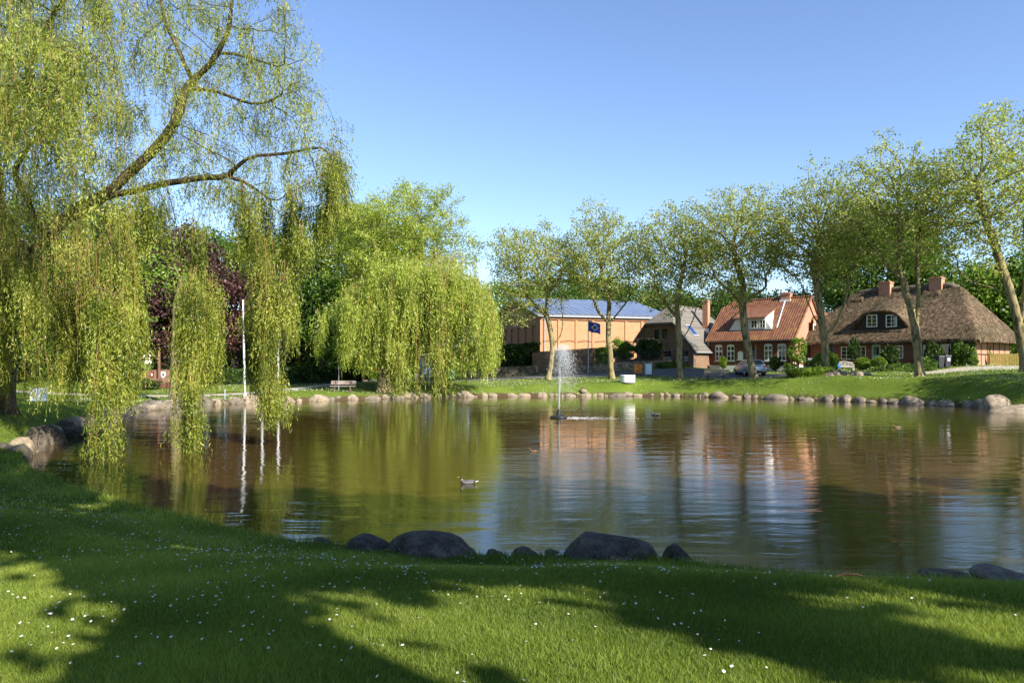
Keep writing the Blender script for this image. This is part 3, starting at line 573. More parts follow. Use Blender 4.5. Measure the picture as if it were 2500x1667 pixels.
for i, (px, D, cy, rd, m, lab, n, bk) in enumerate([
    (440, 70, 735, (4.8, 4, 5.2), 'copper_leaf', 'copper beech with purple leaves above the brick memorial wall', 17000, 'dark_bark'), (575, 73, 770, (3.4, 3.4, 4.4), 'copper_leaf', 'copper beech with purple leaves behind the three white flagpoles', 9000, 'dark_bark'),
    (745, 70, 775, (3.6, 3.6, 4.4), 'copper_leaf', 'copper beech with purple leaves above the clipped hedge, left of the pale willow', 13000, 'dark_bark'), (330, 74, 640, (5, 4, 4.6), 'green_leaf', 'green park tree above the memorial wall', 14000, 'dark_bark'),
    (520, 84, 645, (5.5, 4, 4.0), 'green_leaf', 'green park tree behind the copper beeches', 12000, 'dark_bark'), (660, 78, 650, (4.5, 4, 3.6), 'green_leaf', 'green park tree above the right flagpole', 9000, 'dark_bark'),
    (210, 62, 700, (5, 4, 6), 'green_leaf', 'dark park tree behind the willow curtains', 16000, 'dark_bark'), (30, 58, 680, (5.5, 4, 7), 'dark_leaf', 'dark park tree at the far left behind the willow', 16000, 'dark_bark'),
    (-190, 52, 660, (5.5, 4, 7), 'green_leaf', 'park tree outside the frame on the left', 9000, 'dark_bark'), (870, 74, 650, (5.6, 4.5, 5.4), 'lime_leaf', 'light green tree right behind the pale willow', 20000, 'pale_bark'),
    (812, 66, 790, (2.8, 2.6, 4.0), 'green_leaf', 'slim green tree rising behind the grey bench', 9000, 'dark_bark'), (700, 82, 840, (4, 3, 3.4), 'dark_leaf', 'dark evergreen behind the clipped hedge', 8000, 'dark_bark')]):
    bgtree('park_tree', lab, px, D, cy, rd, m, 60+i, n, (.32, .24), 'trees at the back of the park', bk, .45, .3, base={812: 789}.get(px))
for i, (px, D, cy, rd, m, lab) in enumerate([(120, 96, 770, (8, 5, 7), 'green_leaf', 'distant park tree far left'), (300, 100, 780, (7, 5, 6.5), 'dark_leaf', 'distant tree behind the memorial wall'), (440, 104, 790, (6.5, 5, 6), 'green_leaf', 'distant tree left of the brick villa'), (700, 108, 780, (7, 5, 6.5), 'dark_leaf', 'distant tree right of the brick villa'), (850, 104, 790, (7, 5, 6), 'green_leaf', 'distant tree beyond the red car'), (1010, 106, 790, (7, 5, 6), 'dark_leaf', 'distant tree behind the bus shelter'), (-120, 90, 760, (8, 5, 7), 'green_leaf', 'distant tree outside the frame left')]):
    bgtree('distant_tree', lab, px, D, cy, rd, m, 140+i, 12000, (.42, .32), 'trees beyond the park')
bgtree('park_tree', 'leaning bare-stemmed park tree seen through the willow tassel', 440, 47, 690, (1.6, 1.5, 1.6), 'lime_leaf', 90, 900, (.2, .15), 'trees at the back of the park', 'pale_bark', base=428, rb=.34)
# ---- trees behind the viewer: their shade lies over the near lawn and the near half of the pond
for i, (x, y, cz, R, n, rb) in enumerate([(-9.5, -3.0, 12.8, (3.3, 2.3, 2.9), 14000, .2), (-3.6, -2.8, 12.6, (3.3, 2.3, 3.0), 14000, .2), (2.4, -2.7, 12.6, (3.3, 2.3, 3.2), 15000, .2), (5.5, -3.4, 9.8, (1.0, 1.1, 3.0), 3800, .2), (8.8, -2.7, 11.5, (3.3, 2.3, 3.7), 17000, .22), (12.6, -3.0, 11.2, (2.2, 1.8, 3.4), 9000, .2), (15.8, -2.6, 11.7, (3.2, 2.3, 3.4), 15000, .2), (21.2, -2.6, 12.1, (3.4, 2.3, 3.1), 14000, .2), (27.6, -2.4, 12.4, (3.5, 2.3, 2.9), 14000, .2), (6.8, -5.5, 18.2, (3.4, 2.6, 2.6), 14000, .3)]):  # the last, tall one is added out of view to shade the left bank
    z = gz(x, y); bz = (x, y, z)
    tree('maple_tree', 'leafy tree behind the viewer whose shade falls on the near lawn', [[bz, (x, y, z+cz*.4), (x+.2, y, cz)]], [((x, y, cz), R)], [M['dark_bark'], M['green_leaf']], n, (.36, .28), rb, 240, .8, 8, 1.3, 'trees behind the viewer', .34, 120+i, lump=.22, shell=.2, tip=.025, minr=.04)

for i, (x, y, cz, R) in enumerate([(-20, -16, 7, (5.5, 4.5, 4.8)), (-9, -17.5, 7.2, (5.5, 4.5, 4.8)), (2, -17, 7, (5.5, 4.5, 4.6)), (13, -18, 7.2, (5.5, 4.5, 4.8)), (25, -17, 7.4, (5.5, 4.5, 4.6))]):  # second row added out of view to block sky light and deepen the shade
    z = gz(x, y); tree('maple_tree', 'added unseen tree of the second row behind the viewer, blocking sky light', [[(x, y, z), (x, y, z+cz*.4), (x+.2, y, cz)]], [((x, y, cz), R)], [M['dark_bark'], M['dark_leaf']], 7000, (.7, .55), .3, 160, 1.1, 14, 1.9, 'trees behind the viewer', .6, 150+i, lump=.15, shell=.5, tip=.04, minr=.06)
# ------------------------------------------------------------------ buildings
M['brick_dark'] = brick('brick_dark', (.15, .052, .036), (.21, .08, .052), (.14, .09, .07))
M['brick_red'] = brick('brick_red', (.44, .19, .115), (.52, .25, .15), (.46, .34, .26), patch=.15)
M['brick_orange'] = brick('brick_orange', (.46, .225, .11), (.54, .29, .15), (.42, .29, .19), patch=.16)
M['brick_russet'] = brick('brick_russet', (.34, .13, .075), (.42, .18, .10), (.36, .24, .16), patch=.2)
M['brick_brown'] = brick('brick_brown', (.20, .11, .07), (.29, .17, .11), (.25, .19, .14))
M['tile_red'] = tiles('tile_red', (.15, .06, .034), (.23, .095, .052), (.36, .22, .06), mossamt=.7)
M['tile_grey'] = tiles('tile_grey', (.14, .125, .11), (.21, .19, .165), (.16, .14, .06), row=.22, colw=.2, depth=.03, mossamt=.4)
M['white_paint'] = plain('white_paint', (.78, .79, .79), .45, .04)
M['blue_paint'] = plain('blue_paint', (.06, .12, .42), .4, .1)
M['plinth'] = plain('plinth', (.62, .64, .64), .8, .1, 3)
M['pane'] = plain('window_pane', (.015, .017, .02), .04, .3, 1.2, spec=.8)
M['curtain'] = plain('net_curtain', (.42, .44, .46), .9, .1)
M['dark_wood'] = plain('dark_wood', (.028, .02, .016), .8, .3, 8)
M['zinc'] = plain('zinc', (.42, .45, .49), .45, .1, metal=.3)
M['slate_trim'] = plain('slate_trim', (.03, .032, .038), .7, .2)
M['render_wall'] = plain('render_wall', (.55, .48, .40), .9, .08)
M['stone'] = plain('field_stone', (.30, .24, .19), .9, .35, 2.2, bump=.03)
def mk_thatch():
    m, t, b = nodes('thatch'); b.inputs['Roughness'].default_value = 1; b.inputs['Specular IOR Level'].default_value = .05
    n = N(t, 'ShaderNodeTexNoise', i={'Scale': 2.6, 'Detail': 9.0, 'Roughness': .78}); t.links.new(coords(t, (1.6, 1.6, .8)), n.inputs['Vector'])
    n2 = N(t, 'ShaderNodeTexNoise', i={'Scale': .35, 'Detail': 4.0}); t.links.new(coords(t), n2.inputs['Vector'])
    a = ramp(t, n.outputs[0], [(.36, (.035, .026, .018)), (.5, (.105, .078, .054)), (.62, (.26, .20, .145))]); mx = N(t, 'ShaderNodeMix', data_type='RGBA', blend_type='MULTIPLY', i={0: 1.0})
    t.links.new(a, mx.inputs[6]); t.links.new(ramp(t, n2.outputs[0], [(.35, (.72, .74, .62)), (.65, (1.08, 1.0, .95))]), mx.inputs[7]); t.links.new(mx.outputs[2], b.inputs['Base Color'])
    bp = N(t, 'ShaderNodeBump', i={'Strength': 1.0, 'Distance': .10}); t.links.new(n.outputs[0], bp.inputs['Height']); t.links.new(bp.outputs[0], b.inputs['Normal']); return m
M['thatch'] = mk_thatch()
def mk_solar():
    m, t, b = nodes('solar_glass'); b.inputs['Roughness'].default_value = .12; b.inputs['Specular IOR Level'].default_value = .9
    co = N(t, 'ShaderNodeTexCoord'); br = N(t, 'ShaderNodeTexBrick', offset=0.0, i={'Color1': (.09, .10, .15, 1), 'Color2': (.12, .135, .19, 1), 'Mortar': (.34, .38, .46, 1), 'Scale': 1.0, 'Mortar Size': .035, 'Brick Width': 1.0, 'Row Height': 1.65})
    t.links.new(co.outputs['Object'], br.inputs['Vector']); t.links.new(br.outputs[0], b.inputs['Base Color']); return m
M['solar'] = mk_solar()
class Frame:
    """a building's own axes: x along the front, y to the back, z up"""
    def __init__(s, ox, oy, oz, dx, dy):
        l = math.hypot(dx, dy); s.o = (ox, oy, oz); s.u = (dx/l, dy/l); s.v = (-dy/l, dx/l); s.rz = math.atan2(dy, dx)
    def lx(s, px, y=0.0):
        k = (px-CX)/F; ax = s.o[0]+s.v[0]*y; ay = s.o[1]+s.v[1]*y; return (k*ay-ax)/(s.u[0]-k*s.u[1])
    def D(s, x, y=0.0): return s.o[1]+s.u[1]*x+s.v[1]*y
    def lz(s, py, x, y=0.0): return EYE+(HY-py)/F*s.D(x, y)-s.o[2]
    def ly(s, px, x):
        k = (px-CX)/F; ax = s.o[0]+s.u[0]*x; ay = s.o[1]+s.u[1]*x; return (k*ay-ax)/(s.v[0]-k*s.v[1])
def wall(mb, O, U, L, top, ops=(), z0=0.0, rev=.13, inn=None):
    """vertical wall from O along unit U (2D), height profile top = number or [(u,z)...], openings (u0,u1,z0,z1); inn = inward normal"""
    U = np.array(U, float); inn = np.array(inn if inn is not None else (-U[1], U[0]), float); top = [(0, top), (L, top)] if not isinstance(top, list) else top
    us = sorted(set([0, L]+[t[0] for t in top]+[o[0] for o in ops]+[o[1] for o in ops])); tu = [t[0] for t in top]; tz = [t[1] for t in top]
    P = lambda u, z, d=0.0: (O[0]+U[0]*u+inn[0]*d, O[1]+U[1]*u+inn[1]*d, O[2]+z if len(O) > 2 else z)
    for a, b in zip(us[:-1], us[1:]):
        if b-a < 1e-6: continue
        za, zb = np.interp([a+1e-7, b-1e-7], tu, tz); c = z0
        for o in sorted([o for o in ops if o[0] <= a+1e-6 and o[1] >= b-1e-6], key=lambda o: o[2]):
            if o[2] > c: mb.poly([P(a, c), P(b, c), P(b, o[2]), P(a, o[2])])
            c = o[3]
        mb.poly([P(a, c), P(b, c), P(b, zb), P(a, za)])
    for u0, u1, a, b in ops:
        for q in ([(u0, a), (u1, a)], [(u1, a), (u1, b)], [(u1, b), (u0, b)], [(u0, b), (u0, a)]): mb.poly([P(*q[0]), P(*q[1]), P(*q[1], rev), P(*q[0], rev)])
def bars(mb, O, U, Nn, u0, u1, z0, z1, d0, d1):
    U = np.array(U); Nn = np.array(Nn); P = lambda u, d, z: (O[0]+U[0]*u+Nn[0]*d, O[1]+U[1]*u+Nn[1]*d, z)
    mb.hexa([P(u0, d0, z0), P(u1, d0, z0), P(u1, d1, z0), P(u0, d1, z0), P(u0, d0, z1), P(u1, d0, z1), P(u1, d1, z1), P(u0, d1, z1)])
def window(parent, O, U, Nout, op, mat='white_paint', rows=3, cols=2, fr=.075, bar=.045, inset=.07, arch=0, sill=True, curt=0, name='window', heavy=None):
    """frame with glazing bars, glass and sill set into an opening; Nout = outward normal"""
    u0, u1, z0, z1 = op; Nn = np.array(Nout, float); mb = MB(); B = lambda *a: bars(mb, O, U, Nn, *a); f = -inset
    B(u0, u0+fr, z0, z1, f-.06, f); B(u1-fr, u1, z0, z1, f-.06, f); B(u0+fr, u1-fr, z0, z0+fr, f-.06, f); B(u0+fr, u1-fr, z1-fr, z1, f-.06, f)
    for i in range(1, cols): 
        u = u0+(u1-u0)*i/cols; B(u-bar, u+bar, z0+fr, z1-fr, f-.05, f+.006)
    for i in range(1, rows):
        z = z0+(z1-z0)*i/rows; k = 1.4 if heavy == i else .6
        for c in range(cols):
            a = u0+(u1-u0)*c/cols+(bar if c else fr); b = u0+(u1-u0)*(c+1)/cols-(bar if c < cols-1 else fr); B(a, b, z-bar*k, z+bar*k, f-.045, f-.002)
    if arch:
        P = lambda u, d, z: (O[0]+U[0]*u+Nn[0]*d, O[1]+U[1]*u+Nn[1]*d, z); k = 8; pts = []
        for i in range(k+1): a = math.pi*i/k; pts.append(((u0+u1)/2+(u1-u0)/2*math.cos(a), z1+arch*math.sin(a)))
        n = len(mb.v); mb.v += [P(u, .012, z) for u, z in pts]+[P(u, -.05, z) for u, z in pts]; mb.f.append(tuple(range(n, n+k+1)))
        for i in range(k): mb.f.append((n+i, n+k+1+i, n+k+2+i, n+i+1))
    w = mb.build(name, M[mat], parent); g = MB(); bars(g, O, U, Nn, u0+fr*.8, u1-fr*.8, z0+fr*.8, z1-fr*.8, f-.045, f-.03); g.build('pane', M['pane'], w)
    if curt: c = MB(); bars(c, O, U, Nn, u0+fr, u1-fr, z0+fr, z0+(z1-z0)*curt, f-.028, f-.022); c.build('net_curtain', M['curtain'], w)
    if sill: s = MB(); bars(s, O, U, Nn, u0-.09, u1+.09, z0-.085, z0-.002, -.05, .075); s.build('sill', M[mat if mat != 'blue_paint' else 'white_paint'], w)
    return w
def chimney(roof, x, y, z0, z1, w=.8, d=.7, mat='brick_red'):
    mb = MB(); mb.box(x-w/2, x+w/2, y-d/2, y+d/2, z0, z1); mb.box(x-w/2-.05, x+w/2+.05, y-d/2-.05, y+d/2+.05, z1+.002, z1+.13); mb.box(x-w/2+.1, x+w/2-.1, y-d/2+.1, y+d/2-.1, z1+.134, z1+.22)
    return mb.build('chimney', M[mat], roof)

# ---- red brick house with the long white dormer
def red_house():
    fr = Frame(20.5, 72.7, 2.05, 6.6, -6.0); LW, DW = 8.92, 8.6; EZ = 3.25; R = 4.05; ridge = EZ+R
    t = thing('red_brick_house', 'red brick cottage with orange tiled roof, long white dormer and white arched windows', 'house', fr.o, fr.rz)
    X = fr.lx; win = []
    for a, b in ((1746, 1763.5), (1774.5, 1793), (1865, 1885.5), (1898, 1919.5)): win.append((X(a), X(b), 1.02, 2.52))
    door = (X(1829.5), X(1843.5), .12, 2.55); mb = MB()
    wall(mb, (0, 0), (1, 0), LW, EZ, win+[door], .55, .13)
    prof = [(0, EZ), (DW/2-1.0, ridge-.95), (DW/2+1.0, ridge-.95), (DW, EZ)]
    gw = [(fr.ly(1956, LW), fr.ly(1965, LW), 1.0, 2.55)]
    wall(mb, (LW, 0), (0, 1), DW, [(0, EZ), (DW/2, ridge-.05), (DW, EZ)], gw, .55, .13, (-1, 0)); wall(mb, (LW, DW), (-1, 0), LW, EZ, (), .55); wall(mb, (0, 0), (0, 1), DW, prof, (), .55, .13, (1, 0))
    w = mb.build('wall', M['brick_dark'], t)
    # sunlight on this gable is put into a lighter brick colour
    g2 = MB(); wall(g2, (LW+.006, 0), (0, 1), DW, [(0, EZ), (DW/2, ridge-.06), (DW, EZ)], gw, .56, .1, (-1, 0)); g2.build('gable_wall', M['brick_red'], t)['label'] = 'salmon brick gable wall, its sunlight put into the lighter colour'
    pl = MB(); pl.box(-.03, LW+.03, -.03, DW+.03, -.5, .55); pl.build('plinth', M['plinth'], t)
    bd = MB(); bd.box(LW+.01, LW+.05, 0, DW, 3.0, 3.12); bd.box(LW+.01, LW+.04, 0, DW, 3.18, 3.24); bd.build('brick_band', M['brick_red'], t)
    for o in win: window(t, (0, 0), (1, 0), (0, -1), o, rows=3, cols=2, arch=.16, inset=.03, heavy=2)
    window(t, (LW, 0), (0, 1), (1, 0), gw[0], rows=3, cols=1, inset=.03, arch=.1)
    d = MB(); bars(d, (0, 0), (1, 0), (0, -1), door[0], door[1], .12, 2.05, -.12, -.06)
    for z in (.3, 1.0): bars(d, (0, 0), (1, 0), (0, -1), door[0]+.12, door[1]-.12, z, z+.5, -.06, -.035)
    do = d.build('door', M['blue_paint'], t); q = MB(); bars(q, (0, 0), (1, 0), (0, -1), door[0]+.05, door[1]-.05, 2.12, 2.5, -.1, -.08); bars(q, (0, 0), (1, 0), (0, -1), door[0]+.15, door[1]-.15, 1.6, 1.95, -.06, -.05); q.build('pane', M['pane'], do)
    h = MB(); h.tube([(door[1]-.1, -.0, 1.08), (door[1]-.1, .03, 1.08)], .02, 6); h.build('handle', M['zinc'], do)
    rv = MB(); bars(rv, (0, 0), (1, 0), (0, -1), door[0]-.14, door[0], .12, 2.6, -.13, .04); bars(rv, (0, 0), (1, 0), (0, -1), door[1], door[1]+.14, .12, 2.6, -.13, .04); rv.build('door_surround', M['brick_red'], t)
    # roof: front slope, half-hip on the left end, full gable on the right
    ov = .34; sl = R/(DW/2); ez = EZ-ov*sl; hy = 1.0; hz = ridge-hy*sl; hx = 1.0
    A = (-.2, -ov, ez); B = (LW+.16, -ov, ez); Cc = (LW+.16, DW/2, ridge); Dd = (hx, DW/2, ridge); E = (-.2, DW/2-hy, hz); Bb = (LW+.16, DW+ov, ez); Ab = (-.2, DW+ov, ez); E2 = (-.2, DW/2+hy, hz)
    rf = MB(); up = lambda p, k=.16: (p[0], p[1], p[2]+k)
    rf.slab([up(p) for p in (A, B, Cc, Dd, E)], .15); rf.slab([up(p) for p in (Bb, Ab, E2, Dd, Cc)], .15); rf.slab([up(p) for p in (E, Dd, E2)], .15)
    # long catslide dormer: white boarded front under a shallower roof
    dx0, dx1 = X(1789, 1.6), X(1893, 1.6); x0, x1 = X(1811, 1.0), X(1873, 1.0)
    roof = rf.build('roof', M['tile_red'], t)
    fy = .75; fz0 = EZ+fy*sl+.20; fz1 = fz0+1.12
    dr = MB(); yb = fy+2.6; zb = EZ+yb*sl+.24
    dr.slab([(dx0+.55, fy-.28, fz1+.10), (dx1-.55, fy-.28, fz1+.10), (dx1-.35, yb, zb), (dx0+.35, yb, zb)], .1); dr.build('dormer_roof', M['tile_red'], roof)
    df = MB(); za = EZ+(fy)*sl+.16
    df.hexa([(dx0, fy, za), (dx1, fy, za), (dx1, fy+.1, za), (dx0, fy+.1, za), (dx0+.75, fy, fz1), (dx1-.75, fy, fz1), (dx1-.75, fy+.1, fz1), (dx0+.75, fy+.1, fz1)])
    df.poly([(dx0, fy+.05, za), (dx0+.75, fy+.05, fz1), (dx0+.75, yb, zb-.1)]); df.poly([(dx1, fy+.05, za), (dx1-.75, fy+.05, fz1), (dx1-.75, yb, zb-.1)])
    dfo = df.build('dormer', M['white_paint'], t)
    tr = MB(); tr.box(dx0+.6, dx1-.6, fy-.27, fy+.0, fz1-.02, fz1+.04); tr.box(dx0-.1, dx1+.1, fy-.10, fy-.005, za-.10, za+.02); tr.build('dormer_trim', M['slate_trim'], t)
    for a, b in ((1815, 1827), (1834, 1849), (1855, 1869)): window(dfo, (0, fy), (1, 0), (0, -1), (X(a, fy), X(b, fy), za+.17, za+.97), rows=2, cols=2, inset=-.065, fr=.05, bar=.02, sill=False)
    # white flashing strips, ridge, gutter, downpipes
    fl = MB(); x = X(1912, 2.0); s = lambda xx, y: (xx, y, EZ+y*sl+.19)
    xa, xb = X(1897, .9), X(1916, 3.9); n = Vector((0, -sl, 1)).normalized()*.03
    fl.slab([Vector(s(xa-.06, .9))+n, Vector(s(xa+.06, .9))+n, Vector(s(xb+.06, DW/2-.2))+n, Vector(s(xb-.06, DW/2-.2))+n], .04); fl.build('flashing', M['white_paint'], roof)
    rd = MB(); rd.tube([(hx, DW/2, ridge+.17), (LW+.16, DW/2, ridge+.17)], .11, 8); rd.tube([(hx, DW/2, ridge+.17), (-.2, DW/2-hy, hz+.16)], .09, 6); rd.tube([(LW+.1, -ov, ez+.17), (LW+.1, DW/2, ridge+.17)], .07, 6); rd.build('ridge_tiles', M['tile_red'], roof)
    gt = MB(); gt.tube([(-.2, -ov-.05, ez+.03), (LW+.16, -ov-.05, ez+.03)], .06, 6); gt.build('gutter', M['slate_trim'], t)
    for xx in (.02, LW-.12):
        p = MB(); p.tube([(xx, -.08, ez), (xx, -.08, .05)], .045, 6); p.build('downpipe', M['white_paint'], t)
    chimney(roof, X(1920, DW/2), DW/2, ridge-.4, ridge+.5, .95, .6)
    f2 = MB(); f2.box(X(1920, DW/2)-.56, X(1920, DW/2)+.56, DW/2-.42, DW/2-.31, ridge-.45, ridge-.02); f2.build('flashing', M['white_paint'], roof)
    # rear wing with upper windows and a hipped roof
    wy0, wy1 = 4.6, 12.2; wx = LW+.5; wl = 6.0; wz = 5.15; mb = MB(); ops = []
    ops = [(fr.ly(1986, wx)-wy0, fr.ly(2002, wx)-wy0, 3.55, 4.65), (fr.ly(2012, wx)-wy0, fr.ly(2026, wx)-wy0, 3.55, 4.65), (fr.ly(2051, wx)-wy0, fr.ly(2060, wx)-wy0, 3.9, 4.6)]
    wall(mb, (wx, wy0), (0, 1), wy1-wy0+2, wz, ops, 0, .1, (-1, 0)); wall(mb, (wx-wl, wy0), (1, 0), wl, wz, (), 0); wall(mb, (wx, wy1+2), (-1, 0), wl, wz, (), 0); wall(mb, (wx-wl, wy1+2), (0, -1), wy1+2-wy0, wz, (), 0)
    mb.build('rear_wing_wall', M['brick_red'], t)
    for o in ops: window(t, (wx, wy0), (0, 1), (1, 0), o, rows=2, cols=2, inset=.0, sill=False, fr=.13)
    e = .35; x0, x1, y0, y1 = wx-wl-e, wx+e, wy0-e, wy1+2+e; cx = (x0+x1)/2; h = 2.0; r2 = MB(); ry0, ry1 = y0+(x1-x0)/2-.4, y1-(x1-x0)/2+.4
    r2.slab([(x0, y0, wz), (x1, y0, wz), (cx, ry0, wz+h)], .12); r2.slab([(x1, y0, wz), (x1, y1, wz), (cx, ry1, wz+h), (cx, ry0, wz+h)], .12); r2.slab([(x1, y1, wz), (x0, y1, wz), (cx, ry1, wz+h)], .12); r2.slab([(x0, y1, wz), (x0, y0, wz), (cx, ry0, wz+h), (cx, ry1, wz+h)], .12); r2.build('rear_wing_roof', M['tile_red'], t)
    # house sign on the wall
    sg = MB(); xm = X(1808); bars(sg, (0, 0), (1, 0), (0, -1), xm-.28, xm+.28, 1.15, 1.85, .01, .05); sg.poly([(xm-.28, -.05, 1.85), (xm+.28, -.05, 1.85), (xm, -.05, 2.02)]); bars(sg, (0, 0), (1, 0), (0, -1), xm-.36, xm+.36, 1.07, 1.14, .01, .12)
    sg.build('notice_box', M['white_paint'], t)
    return fr
RH = red_house()

def grey_house():
    fr = Frame(13.32, 74.4, 2.3, 4.88, -4.42); LW = 6.6; DW = 11.0
    t = thing('grey_roofed_house', 'brown brick house with half-hipped grey roof, its gable facing the pond', 'house', fr.o, fr.rz)
    X = fr.lx; zl = fr.lz(826, 0); zr = fr.lz(850, LW); hz = fr.lz(790, LW/2); xl = X(1577); xr = X(1645); ridge = fr.lz(745, 2.6, 2); xm = (xl+xr)/2
    prof = [(0, zl), (xl, hz), (xr, hz), (LW, zr)]
    ops = [(X(1597), X(1609.5), fr.lz(828, 2), fr.lz(805, 2)), (X(1616.5), X(1629.5), fr.lz(827, 3), fr.lz(804, 3)), (X(1621), X(1640), fr.lz(884, 3.3), fr.lz(857, 3.3)), (X(1667), X(1680), fr.lz(883, 5.5), fr.lz(856, 5.5)), (X(1604), X(1613), fr.lz(877, 2.3), fr.lz(857, 2.3))]
    dr = (X(1583), X(1597), 0.05, 2.1)
    mb = MB(); wall(mb, (0, 0), (1, 0), LW, prof, ops+[dr], -.4, .16); wall(mb, (LW, 0), (0, 1), DW, zr, (), -.4, .1, (-1, 0)); wall(mb, (0, 0), (0, 1), DW, zl, (), -.4, .1, (1, 0)); wall(mb, (LW, DW), (-1, 0), LW, [(0, zr), (LW-xr, hz), (LW-xl, hz), (LW, zl)], (), -.4)
    mb.build('wall', M['brick_brown'], t)
    for i, o in enumerate(ops): window(t, (0, 0), (1, 0), (0, -1), o, 'dark_wood' if i < 4 else 'white_paint', rows=1 if i < 4 else 4, cols=1 if i < 4 else 2, fr=.06, inset=.1, sill=False, curt=.5 if i in (2, 3) else 0, bar=.03)
    d = MB(); bars(d, (0, 0), (1, 0), (0, -1), *dr, -.14, -.09); do = d.build('door', plain('door_red', (.16, .05, .035), .6), t); h = MB(); h.tube([(dr[1]-.1, .09, 1.0), (dr[1]-.1, .04, 1.0)], .02, 6); h.build('handle', M['zinc'], do)
    q = MB(); o = .2; k = .12
    # slopes continue beyond the wall line to the eaves
    sL = (hz-zl)/xl; sR = (hz-zr)/(LW-xr); rz = ridge; yb = 2.3; xlr = xm; 
    L0 = (-.35, -o, zl-.35*sL+k); L1 = (xl, -o, hz+k); R1 = (xr, -o, hz+k); R0 = (LW+.35, -o, zr-.35*sR+k); T0 = (xm, yb, rz+k); T1 = (xm, DW-yb, rz+k)
    B = lambda p: (p[0], DW+o, p[2])
    q.slab([R0, B(R0), B(R1), T1, T0, R1], .16); q.slab([B(L0), L0, L1, T0, T1, B(L1)], .16); q.slab([L1, R1, T0], .14); q.slab([B(R1), B(L1), T1], .14)
    roof = q.build('roof', M['tile_grey'], t)
    v = MB(); v.hexa([(L0[0], -o-.03, L0[2]-.3), (L1[0], -o-.03, hz-.14), (L1[0], -o+.03, hz-.14), (L0[0], -o+.03, L0[2]-.3), (L0[0], -o-.03, L0[2]-.05), (L1[0], -o-.03, hz+.1), (L1[0], -o+.03, hz+.1), (L0[0], -o+.03, L0[2]-.05)])
    v.hexa([(R1[0], -o-.03, hz-.14), (R0[0], -o-.03, R0[2]-.3), (R0[0], -o+.03, R0[2]-.3), (R1[0], -o+.03, hz-.14), (R1[0], -o-.03, hz+.1), (R0[0], -o-.03, R0[2]-.05), (R0[0], -o+.03, R0[2]-.05), (R1[0], -o+.03, hz+.1)]); v.box(xl+.01, xr-.01, -o-.05, -o+.03, hz-.1, hz+.1)
    v.build('bargeboard', M['slate_trim'], t)
    # roof window on the right slope
    nrm = Vector((sR, 0, 1)).normalized(); ux = Vector((1, 0, -sR)).normalized()
    def onr(x, y, d): p = Vector((x, y, hz+k-(x-xr)*sR)); return p+nrm*d
    x0 = 4.6; y0, y1 = 1.9, 3.1; sk = MB(); a = onr(x0, y0, .1); 
    def plate(mb, x0, x1, y0, y1, d0, d1): mb.hexa([onr(x0, y0, d0), onr(x1, y0, d0), onr(x1, y1, d0), onr(x0, y1, d0), onr(x0, y0, d1), onr(x1, y0, d1), onr(x1, y1, d1), onr(x0, y1, d1)])
    plate(sk, x0, x0+1.0, y0, y1, -.02, .09); so = sk.build('roof_window', M['zinc'], roof); gl = MB(); plate(gl, x0+.1, x0+.9, y0+.1, y1-.1, .092, .10); gl.build('pane', plain('roof_glass', (.02, .05, .16), .05, .1, spec=.9), so)
    chimney(roof, 5.0, 6.0, 3.4, fr.lz(738, 5.0, 6.0), .62, .55, 'brick_red'); f = MB(); f.box(4.45, 5.55, 5.5, 5.62, onr(5, 5.5, 0).z-.35, onr(5, 5.5, 0).z+.18); f.build('flashing', M['white_paint'], roof)
    gt = MB(); gt.tube([(R0[0]+.05, -o, R0[2]-.12), (R0[0]+.05, DW, R0[2]-.12)], .06, 6); gt.tube([(LW+.1, -.06, R0[2]-.1), (LW+.1, -.06, 0)], .05, 6); gt.build('gutter', M['zinc'], t)
    return fr
GH = grey_house()

